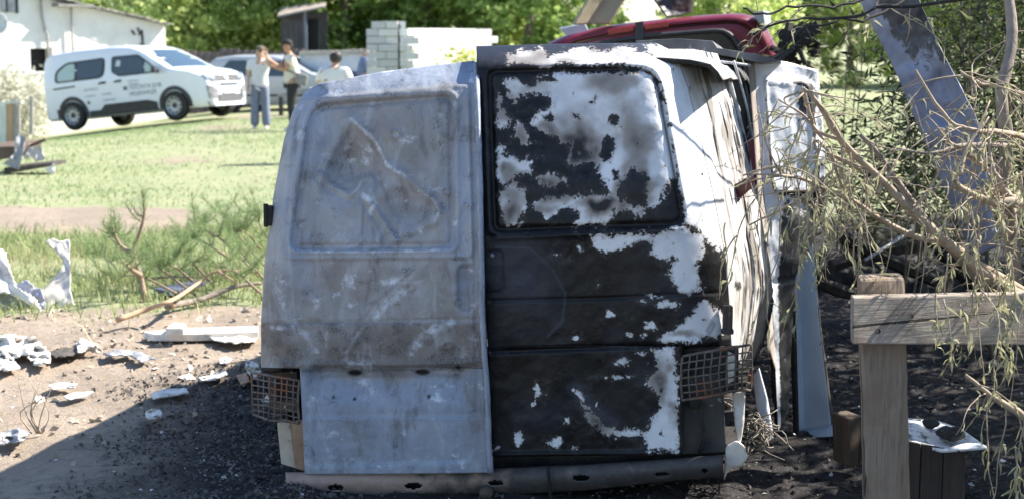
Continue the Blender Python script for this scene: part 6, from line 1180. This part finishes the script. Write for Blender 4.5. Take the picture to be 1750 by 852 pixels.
# dark thicket behind
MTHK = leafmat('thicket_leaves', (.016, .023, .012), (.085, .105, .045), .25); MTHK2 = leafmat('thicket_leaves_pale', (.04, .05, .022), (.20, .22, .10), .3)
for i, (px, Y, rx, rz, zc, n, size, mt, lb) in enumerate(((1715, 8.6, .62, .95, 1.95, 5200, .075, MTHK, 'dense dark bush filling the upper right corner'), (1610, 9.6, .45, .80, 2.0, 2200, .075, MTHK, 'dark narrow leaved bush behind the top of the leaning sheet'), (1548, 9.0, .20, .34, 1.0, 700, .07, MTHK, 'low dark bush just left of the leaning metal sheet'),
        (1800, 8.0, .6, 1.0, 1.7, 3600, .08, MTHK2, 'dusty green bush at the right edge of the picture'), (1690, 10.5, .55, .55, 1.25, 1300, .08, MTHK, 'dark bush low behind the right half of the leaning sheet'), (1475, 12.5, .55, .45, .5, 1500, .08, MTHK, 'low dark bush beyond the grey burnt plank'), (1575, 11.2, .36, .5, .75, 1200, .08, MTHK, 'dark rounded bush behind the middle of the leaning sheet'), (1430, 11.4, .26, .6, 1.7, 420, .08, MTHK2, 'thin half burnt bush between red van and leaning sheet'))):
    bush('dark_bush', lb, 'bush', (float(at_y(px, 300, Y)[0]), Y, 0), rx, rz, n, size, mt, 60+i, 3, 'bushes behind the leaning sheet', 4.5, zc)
# unseen leaf masses added as the willow's crown, shaped to shade ground, not van
wc = []
for k, (cx_, cy_, cz_, rx_, rz_, n_) in enumerate(((5.0, 6.0, 1.9, 1.5, 1.3, 5200), (5.6, 8.6, 2.3, 1.9, 1.6, 6500), (4.6, 4.6, 1.5, 1.2, 1.0, 3200), (6.2, 11.3, 2.6, 2.0, 1.8, 6500), (7.2, 14.8, 3.0, 2.3, 2.1, 6000))):
    m = crown_mesh(90+k, rx_, rz_, 0, 10, .1, 2, MWITH); bpy.data.meshes.remove(m)
    r9 = np.random.default_rng(90+k); cc_ = r9.normal(size=(60, 3)); cc_ /= np.linalg.norm(cc_, axis=1)[:, None]; cc_ *= (r9.uniform(.1, 1, 60)**.4)[:, None]*[rx_, rx_, rz_]; C = (cc_[r9.integers(0, 60, n_)]+r9.normal(size=(n_, 3))*.22)+[cx_, cy_, cz_]; C[:, 2] = np.maximum(C[:, 2], .3); wc.append(C)
wc = np.concatenate(wc); wc = wc[(wc[:, 2] < wc[:, 0]-.35) & (wc[:, 0] > wc[:, 1]*.40+.25)]; V, F = leaf_quads(wc, .15, np.random.default_rng(5), 3.2, .4)
tag(put('crown', V, F, MWITH, wil, False, dict(tone=np.repeat(np.random.default_rng(6).random(len(wc)), 4))), kind='stuff')

# ------------------------------------------------------------------ scrap on the left
MSCRAP = pmat('white_scrap', (.76, .73, .68), (.58, .54, .49), 5, .6, .004, c3=(.36, .32, .28), s3=16, lo3=.56, hi3=.70); MSCRG = pmat('grey_scrap', (.34, .35, .37), (.24, .24, .26), 6, .7, .004, c3=(.1, .1, .1)); MSCRD = pmat('dark_scrap', (.05, .042, .038), (.10, .085, .075), 8, .85, .006); MSCRB = pmat('brown_board', (.15, .10, .075), (.10, .075, .06), 7, .85, .004)
MLIL = pmat('lilac_grey_scrap', (.50, .50, .60), (.42, .42, .52), 6, .6, .004); MOLIV = pmat('grey_green_underside', (.28, .30, .25), (.22, .24, .20), 6, .7, .004)
def crumple(name, poly, Yb, m, parent=None, lean=.25, amp=.05, seed=1.0, nu=22, nv=22, wl=22, label=None, cat='scrap', group=None, flat=False):
    """torn sheet: outline traced on its own plane, buckled in depth"""
    P = np.array(poly, float); x0, y0 = P.min(0); x1, y1 = P.max(0); gx_, gy_ = np.meshgrid(np.linspace(x0, x1, nu), np.linspace(y0, y1, nv))
    ins = inside(gx_, gy_, poly); jag = 1.2*fbm(gx_/5, gy_/5, seed, 2)
    s = sdf(gx_, gy_, poly); F = gridF(nv, nu, True); cx_, cy_ = gx_.ravel()[F].mean(1), gy_.ravel()[F].mean(1); keep = inside(cx_, cy_, poly)
    if flat:
        z = .012+amp*(.5+fbm(gx_/wl, gy_/(wl*.45), seed, 3)); V = at_z(gx_, gy_, np.maximum(z, .008))
    else:
        ridg = 1-2*np.abs(fbm(gx_/wl, gy_/wl, seed, 3)); V = at_y(gx_, gy_, Yb+lean*(y1-gy_)/100+amp*ridg)
    V = V.reshape(-1, 3); used = np.unique(F[keep]); mp_ = -np.ones(len(V), int); mp_[used] = np.arange(len(used)); V = V[used]; F = mp_[F[keep]]
    o = put(name, V, F, m, parent, True, solid=.006)
    if parent is None: tag(o, label, cat, group)
    return o
D1 = thing('crumpled_sheet', 'large crumpled white metal sheet standing torn in the grass at left', 'scrap metal', tuple(at_y(60, 530, 10.05)*[1, 1, 0]))
crumple('sheet_wing', [(-40, 430), (0, 425), (8, 427), (20, 470), (28, 490), (44, 500), (62, 510), (76, 538), (64, 528), (40, 512), (8, 497), (-40, 520)], 10.0, MSCRAP, D1, .3, .06, 2.0, 40, 40, 55)
crumple('sheet_wing', [(78, 412), (90, 407), (102, 412), (118, 409), (119, 440), (120, 495), (127, 522), (112, 518), (104, 526), (98, 514), (88, 522), (76, 537), (60, 508), (78, 490), (92, 475), (108, 455), (107, 443), (96, 430)], 10.1, MSCRAP, D1, .3, .06, 3.0, 50, 60, 55)
crumple('sheet_fold', [(24, 486), (45, 478), (60, 490), (72, 494), (80, 530), (74, 538), (60, 515), (36, 504), (26, 498)], 10.12, MLIL, D1, .1, .03, 4.0, 30, 30)
crumple('sheet_underside', [(-40, 522), (8, 497), (40, 512), (64, 530), (70, 545), (30, 540), (-40, 545)], 10.15, MOLIV, D1, .1, .02, 5.0, 30, 24)
tag(put('board', *(lambda b: (np.array(b.V), b.F))(MB().prism(at_y(np.array([-30, 28, 27, -30]), np.array([252, 250, 268, 280]), 20.6), (.2, .5, .05))), MSCRB, None, bevel=.01), 'dark brown board at the left edge of the scrap pile', 'board')
crumple('curled_sheet', [(26, 238), (30, 230), (44, 234), (42, 250), (38, 268), (32, 290), (6, 280), (14, 272), (24, 262)], 20.4, MSCRG, None, .3, .06, 6.0, 30, 40, label='grey curled metal strip standing in the scrap pile', cat='scrap metal')
crumple('white_scrap', [(50, 246), (62, 250), (70, 247), (74, 262), (78, 272), (62, 276), (54, 268), (42, 272), (40, 264)], 20.7, MSCRAP, None, .3, .06, 7.0, 26, 26, label='white crumpled piece in the middle of the far scrap pile')
crumple('white_scrap', [(76, 290), (92, 280), (95, 298), (84, 296)], 20.2, MSCRAP, None, .2, .04, 8.0, 18, 18, label='small white triangular piece at the right end of the far scrap pile')
tag(put('dark_board', *(lambda b: (np.array(b.V), b.F))(MB().prism(at_y(np.array([6, 88, 90, 6]), np.array([287, 278, 284, 298]), 20.5), (.1, .35, .02))), MSCRD, None, bevel=.01), 'charred board under the white pieces of the far scrap pile', 'board')
b = MB(); b.tube(at_y(np.array([42, 60, 78]), np.array([253, 246, 238]), np.array([20.9, 20.8, 20.7])), .022, 6); tag(b.build('stick', MSCRB, None, True), 'dark stick poking up from the far scrap pile', 'stick')
for i, (poly, m, lb, amp) in enumerate((([(-20, 574), (20, 570), (62, 578), (84, 600), (86, 618), (60, 622), (44, 606), (20, 612), (-20, 600)], MSCRAP, 'big white crumpled cloth on the sand at the left edge', .05), ([(-20, 606), (20, 612), (36, 628), (10, 632), (-20, 628)], MSCRAP, 'white rag below the big white cloth at left edge', .03),
        ([(84, 600), (108, 592), (136, 594), (132, 606), (92, 610)], MSCRD, 'dark rubber scrap right of the big white cloth', .03), ([(130, 586), (140, 577), (158, 584), (174, 598), (166, 602), (148, 598), (134, 602)], MSCRAP, 'white jagged scrap above the sandy track', .045),
        ([(176, 602), (205, 596), (240, 600), (266, 613), (240, 617), (222, 606), (180, 606)], MSCRG, 'grey white folded scrap pointing right on the sand', .03), ([(82, 657), (104, 652), (132, 654), (128, 661), (90, 664)], MSCRAP, 'flat white scrap on the lower left sand', .02),
        ([(108, 676), (128, 669), (160, 668), (146, 676), (116, 682)], MSCRAP, 'thin white scrap below the flat one on the sand', .015), ([(338, 644), (362, 640), (386, 631), (388, 640), (366, 648), (342, 650)], MSCRAP, 'curved white scrap left of the burnt van lamp', .03),
        ([(256, 672), (280, 664), (318, 662), (322, 670), (290, 676), (262, 680)], MSCRAP, 'broken white strips at the shadow edge', .02), ([(418, 628), (424, 614), (440, 620), (446, 634), (440, 646), (426, 640)], MSCRAP, 'white torn piece against the left tail lamp cage', .06),
        ([(248, 705), (262, 698), (276, 700), (276, 710), (262, 716), (250, 713)], MSCRAP, 'white chunk lying in the shadow left of the van', .035), ([(404, 640), (420, 636), (428, 650), (412, 656)], pmat('orange_scrap', (.50, .30, .18), (.4, .24, .15), 8, .8, .003), 'orange brown scrap by the left tail lamp', .02),
        ([(-10, 742), (30, 730), (52, 736), (40, 752), (-10, 760)], MSCRG, 'pale litter pile at the lower left edge', .035), ([(352, 570), (400, 566), (440, 570), (438, 582), (400, 586), (366, 580)], MSCRAP, 'white board lying below the long white plank', .03), ([(374, 612), (386, 608), (398, 612), (390, 620), (376, 619)], MSCRAP, 'pale pebble sized scrap in the small dark patch', .02))):
    crumple('scrap', poly, 0, m, None, 0, amp, 10.0+i, 30, 18, 16, lb, 'scrap', flat=True)
b = MB(); P = at_z(np.array([244, 300, 442, 442, 330, 262]), np.array([566, 560, 556, 566, 570, 570]), .05); b.prism(P, (0, 0, -.045)); tag(b.build('white_plank', MSCRAP, None, bevel=.006), 'long white plank lying on the grass edge beside the burnt van', 'plank')
b = MB(); P = at_z(np.array([282, 296, 318, 314]), np.array([560, 549, 552, 560]), .10); b.prism(P, (0, 0, -.05)); tag(b.build('white_block', MSCRAP, None, bevel=.012), 'white torn block on top of the long white plank', 'scrap')
P = at_z(np.array([262, 330, 352, 290]), np.array([492, 478, 480, 498]), .05); b = MB(); b.prism(P, (0, 0, -.03)); tag(b.build('blue_sheet', pmat('dark_blue_sheet', (.06, .07, .13), (.12, .13, .2), 6, .4, .003), None, bevel=.004), 'dark blue flat sheet under the broken branches', 'sheet')
# broken branches
def branch(name, label, pts, r0, r1, mt, forks=(), n=22, base=None):
    p = np.array(pts, float); S = spline(p, n); P = at_y(S[:, 0], S[:, 1], S[:, 2]); b = MB(); b.tube(P, np.linspace(r0, r1, n)*(1+.15*fbm(np.arange(n)*.7, 3.0, r0*99)), 8)
    for f, r in forks: q = np.array(f, float); Sq = spline(q, 10); b.tube(at_y(Sq[:, 0], Sq[:, 1], Sq[:, 2]), np.linspace(r, r*.3, 10), 6)
    o = thing(name, label, 'branch', tuple(P[0]*[1, 1, 0])); put('branch_wood', np.array(b.V), b.F, mt, o, True); return o
MFRESH = pmat('fresh_split_wood', (.50, .34, .22), (.36, .24, .16), 14, .8, .004, c3=(.62, .44, .28), s3=30)
gY = lambda py, z=.06: float(at_z(875, py, z)[1])
branch('broken_branch', 'long broken branch with orange split wood lying left of the van', [(200, 546, gY(546)), (250, 528, gY(528, .1)), (295, 512, gY(514, .15)), (335, 486, 10.6), (372, 463, 10.7), (445, 466, 10.8)], .019, .008, MFRESH, [([(290, 512, gY(514, .15)), (296, 524, gY(524)), (284, 528, gY(528))], .016), ([(372, 463, 10.7), (400, 480, 10.6), (420, 492, 10.6)], .012)])
branch('broken_branch', 'grey bare branch lying below the orange one', [(286, 522, gY(522)), (340, 512, 10.3), (400, 490, 10.5), (446, 483, 10.6)], .026, .012, MLIMB, [([(256, 476, 10.9), (300, 472, 10.9), (345, 474, 10.8)], .010)])
# pine: snapped sapling and heaps of needle branches
MNEED = leafmat('pine_needles', (.10, .17, .07), (.34, .44, .20), .3); MPBARK = pmat('pine_bark', (.34, .24, .17), (.24, .19, .15), 16, .85, .004, c3=(.45, .36, .26))
def needles(segs, dens, L, rng, wd=.0032):
    C = []; D = []
    for P in segs:
        d = np.diff(P, axis=0); ln = np.linalg.norm(d, axis=1); m = rng.integers(0, len(d), int(ln.sum()*dens)); t = rng.random(len(m))[:, None]; C.append(P[m]+d[m]*t); ax = d[m]/ln[m][:, None]; r = rng.normal(size=(len(m), 3)); v = ax*.9+r*.62+[0, 0, .12]; D.append(v/np.linalg.norm(v, axis=1)[:, None])
    C = np.concatenate(C); D = np.concatenate(D); n = len(C); s = np.cross(D, rng.normal(size=(n, 3))); s /= np.linalg.norm(s, axis=1)[:, None]; ll = (L*rng.uniform(.7, 1.25, n))[:, None]
    V = np.stack([C-s*wd*.5, C+s*wd*.5, C+D*ll], 1).reshape(-1, 3); return V, np.arange(3*n).reshape(n, 3), np.repeat(np.clip(rng.normal(.5, .25, n), 0, 1), 3)
def pine(name, label, cat, stems, r0, seed, ntw, L=.10, dens=420, twl=(.18, .42), base=None, group=None, up=.3):
    rng = np.random.default_rng(seed); b = MB(); segs = []
    for S in stems:
        q = np.array(S, float); Q = spline(q, 16); b.tube(Q, np.linspace(r0, r0*.3, 16), 7)
        for k in range(ntw):
            i = rng.integers(4, 16); a = rng.normal(size=3); a[2] = abs(a[2])*.5+up*(.4 if ntw > 8 else 1); a /= np.linalg.norm(a); l = rng.uniform(*twl); tq = spline([Q[i], Q[i]+a*l*.55, Q[i]+a*l+[0, 0, .05]], 7); b.tube(tq, np.linspace(r0*.28, .002, 7), 5); segs.append(tq)
        segs.append(Q[11:])
    o = thing(name, label, cat, tuple(np.array(stems[0][0])*[1, 1, 0]), group); put('stem', np.array(b.V), b.F, MPBARK, o, True); V, F, T = needles(segs, dens, L, rng); tag(put('needles', V, F, MNEED, o, False, dict(tone=T)), kind='stuff'); return o
a3 = lambda *p: [tuple(at_y(x, y, Y)) for x, y, Y in p]
pine('pine_sapling', 'snapped pine sapling with bare pale stem standing in the grass', 'sapling', [a3((248, 512, 10.5), (240, 470, 10.55), (228, 430, 10.6), (238, 400, 10.6), (246, 370, 10.6), (246, 335, 10.6)), a3((226, 434, 10.6), (205, 418, 10.6), (192, 390, 10.6)), a3((240, 470, 10.5), (222, 458, 10.4), (205, 440, 10.4))], .022, 5, 5, .10, 320, (.08, .2))
for i, (xs_, ys_, Ys, sd_, lb) in enumerate((((445, 400), (425, 395), (11.6, 11.4), 1, 'green pine branch heap against the left side of the burnt van'), ((440, 330), (470, 380), (11.2, 12.0), 2, 'green pine branches piled behind the dark sheet'), ((390, 300), (440, 405), (11.9, 12.2), 3, 'green pine branch with tip pointing left beside the sapling'), ((330, 262), (480, 452), (10.9, 11.0), 4, 'dark pine branch lying right of the sapling foot'), ((300, 190), (500, 470), (10.5, 10.8), 6, 'low pine branches around the sapling foot'), ((445, 360), (500, 452), (10.3, 10.9), 7, 'shaded pine branch beneath the bare branches'), ((210, 150), (470, 430), (11.2, 11.6), 8, 'pine branch tips left of the sapling'))):
    p0, p1 = at_y(xs_[0], ys_[0], Ys[0]), at_y(xs_[1], ys_[1], Ys[1]); md = (p0+p1)/2+[0, 0, .05]; pine('pine_branch', lb, 'pine branch', [[tuple(p0), tuple(md), tuple(p1)], [tuple(p0+[.1, .2, -.05]), tuple(md+[.05, .3, .02]), tuple(p1+[.15, .3, .1])]], .011, 40+sd_, 12, .085, 420, (.08, .22), None, 'pine branches heaped left of the van')

# ------------------------------------------------------------------ grass, litter, ash
def blades(name, X, Y, h, wd, m, label, seed, lean=.5, base_z=None):
    rng = np.random.default_rng(seed); n = len(X); Z = gz(X, Y)-.01; C = np.stack([X, Y, Z], 1); a = rng.uniform(0, 2*math.pi, n); s = np.stack([np.cos(a), np.sin(a), 0*a], 1)*(wd*rng.uniform(.6, 1.4, n))[:, None]*.5; ld = rng.normal(size=(n, 3))*[lean, lean, .1]; hh = (h*rng.uniform(.5, 1.35, n))[:, None]
    mid = C+hh*(np.array([0, 0, .6])+ld*.3); tip = C+hh*(np.array([0, 0, 1.0])+ld)
    V = np.stack([C-s, C+s, mid+s*.8, mid-s*.8, tip], 1).reshape(-1, 3); k = np.arange(n)*5; F = np.concatenate([np.stack([k, k+1, k+2], 1), np.stack([k, k+2, k+3], 1), np.stack([k+3, k+2, k+4], 1)])
    o = put(name, V, F, m, None, False, dict(tone=np.repeat(np.clip(rng.normal(.5, .28, n), 0, 1), 5)), base=(0, 0, 0)); tag(o, label, 'grass', kind='stuff'); return o
MGRASS = leafmat('lawn_grass', (.18, .26, .10), (.34, .42, .21), .3); MWEED = leafmat('verge_grass', (.13, .19, .06), (.38, .43, .20), .3); MDRY = leafmat('dry_grass', (.36, .30, .17), (.52, .45, .28), .3)
rng = np.random.default_rng(8)
def scatter(n, x0, x1, y0, y1, fun, p=1.0):
    X = rng.uniform(x0, x1, n); Y = y0+(y1-y0)*rng.random(n)**p; k = rng.random(n) < fun(X, Y); return X[k], Y[k]
ga = lambda x, y: grass_amt(x, y)*(1-char_amt(x, y))
X, Y = scatter(60000, -6.5, 1.5, 9.4, 14.8, lambda x, y: ga(x, y)*np.clip(.45+.9*fbm(x*1.4, y*1.4, 6.0), 0.05, 1)); blades('verge_grass', X, Y, .10, .008, MWEED, 'tufted green grass between the sand and the dirt path', 1)
X, Y = scatter(9000, -6.5, 1.0, 9.0, 14.8, lambda x, y: np.clip(ga(x, y)+.12, 0, 1)*np.clip(.3+fbm(x*1.1, y*1.1, 16.0), 0, 1)); blades('dry_grass', X, Y, .13, .007, MDRY, 'dry straw coloured grass stalks in the verge', 2, .9)
X, Y = scatter(95000, -13, 2, 16, 36, lambda x, y: ga(x, y)*np.clip(.6+.8*fbm(x*.5, y*.5, 4.0), .1, 1), .8); blades('lawn_grass', X, Y, .045, .014, MGRASS, 'short worn lawn grass in front of the parked van', 3, .7)
X, Y = scatter(16000, 3, 26, 18, 46, lambda x, y: ga(x, y)); blades('lawn_grass', X, Y, .09, .02, MGRASS, 'sunlit lawn seen through the branches at right', 4, .7)
def chips(name, X, Y, size, m, label, seed, flat=.35):
    r = np.random.default_rng(seed); n = len(X); C = np.stack([X, Y, gz(X, Y)+.004], 1); a = r.normal(size=(n, 3))*[1, 1, flat]; a /= np.linalg.norm(a, axis=1)[:, None]; t = r.normal(size=(n, 3))*[1, 1, flat]; t -= a*np.sum(a*t, 1)[:, None]; t /= np.linalg.norm(t, axis=1)[:, None]; s = (size*r.uniform(.3, 1.5, n)**1.3)[:, None]; up = np.abs(np.cross(a, t))*s*.3
    V = np.stack([C-a*s, C+t*s*.5+up, C+a*s*.8, C-t*s*.45, C+up*1.2], 1).reshape(-1, 3); k = np.arange(n)*5; F = np.concatenate([np.stack([k+i, k+(i+1) % 4, k+4], 1) for i in range(4)]); o = put(name, V, F, m, None, False, base=(0, 0, 0)); return tag(o, label, 'litter', kind='stuff')
X, Y = scatter(12000, -4.5, 4.5, 4.7, 9.5, lambda x, y: sstep(.3, .9, char_amt(x, y))); chips('charred_litter', X, Y, .014, pmat('charred_litter_mat', (.03, .028, .03), (.10, .09, .085), 3, .9, 0), 'black and grey charred crumbs over the burnt soil', 1, .7)
X, Y = scatter(17000, -2.9, -.6, 4.9, 8.4, lambda x, y: sstep(.15, .6, char_amt(x, y)+.25*fbm(x*3, y*3, 5.0))); chips('dark_litter', X, Y, .012, pmat('dark_leaf_litter', (.07, .063, .06), (.16, .14, .125), 3, .9, 0), 'dark leaves and crumbs on the shaded soil left of the van', 7, .8)
X, Y = scatter(2600, -4.5, 4.5, 4.7, 11, lambda x, y: .25+char_amt(x, y)*.7); chips('ash_flakes', X, Y, .011, pmat('pale_flakes', (.62, .62, .62), (.45, .44, .42), 3, .8, 0), 'pale ash and paint flakes on the ground', 2, .5)
X, Y = scatter(5200, -5.5, 0, 6.2, 10.4, lambda x, y: np.clip(.2+1.4*fbm(x*1.3, y*1.3, 9.0), 0, 1)*(1-.6*char_amt(x, y))); chips('dry_litter', X, Y, .020, pmat('dry_leaf_litter', (.46, .38, .29), (.34, .28, .21), 3, .9, 0), 'dry leaves and splinters on the sand', 3, .6)
X, Y = scatter(420, -5.5, -.8, 7.4, 10.2, lambda x, y: np.clip(.2+1.8*fbm(x*1.1, y*1.1, 12.0), 0, 1)); chips('white_shards', X, Y, .035, MSCRAP, 'small white plastic shards strewn over the sand', 4, .5)
b = MB(); rr = random.Random(5)
for k in range(7): p0 = at_z(62+rr.uniform(-10, 10), 740, 0); b.tube(spline([p0, p0+[rr.uniform(-.05, .05), 0, .10], p0+[rr.uniform(-.12, .12), rr.uniform(-.05, .05), rr.uniform(.16, .26)]], 7), np.linspace(.004, .0015, 7), 4)
tag(b.build('dry_weed', MTWIG, None, True), 'thin dry weed stalks on the sand at lower left', 'weed')
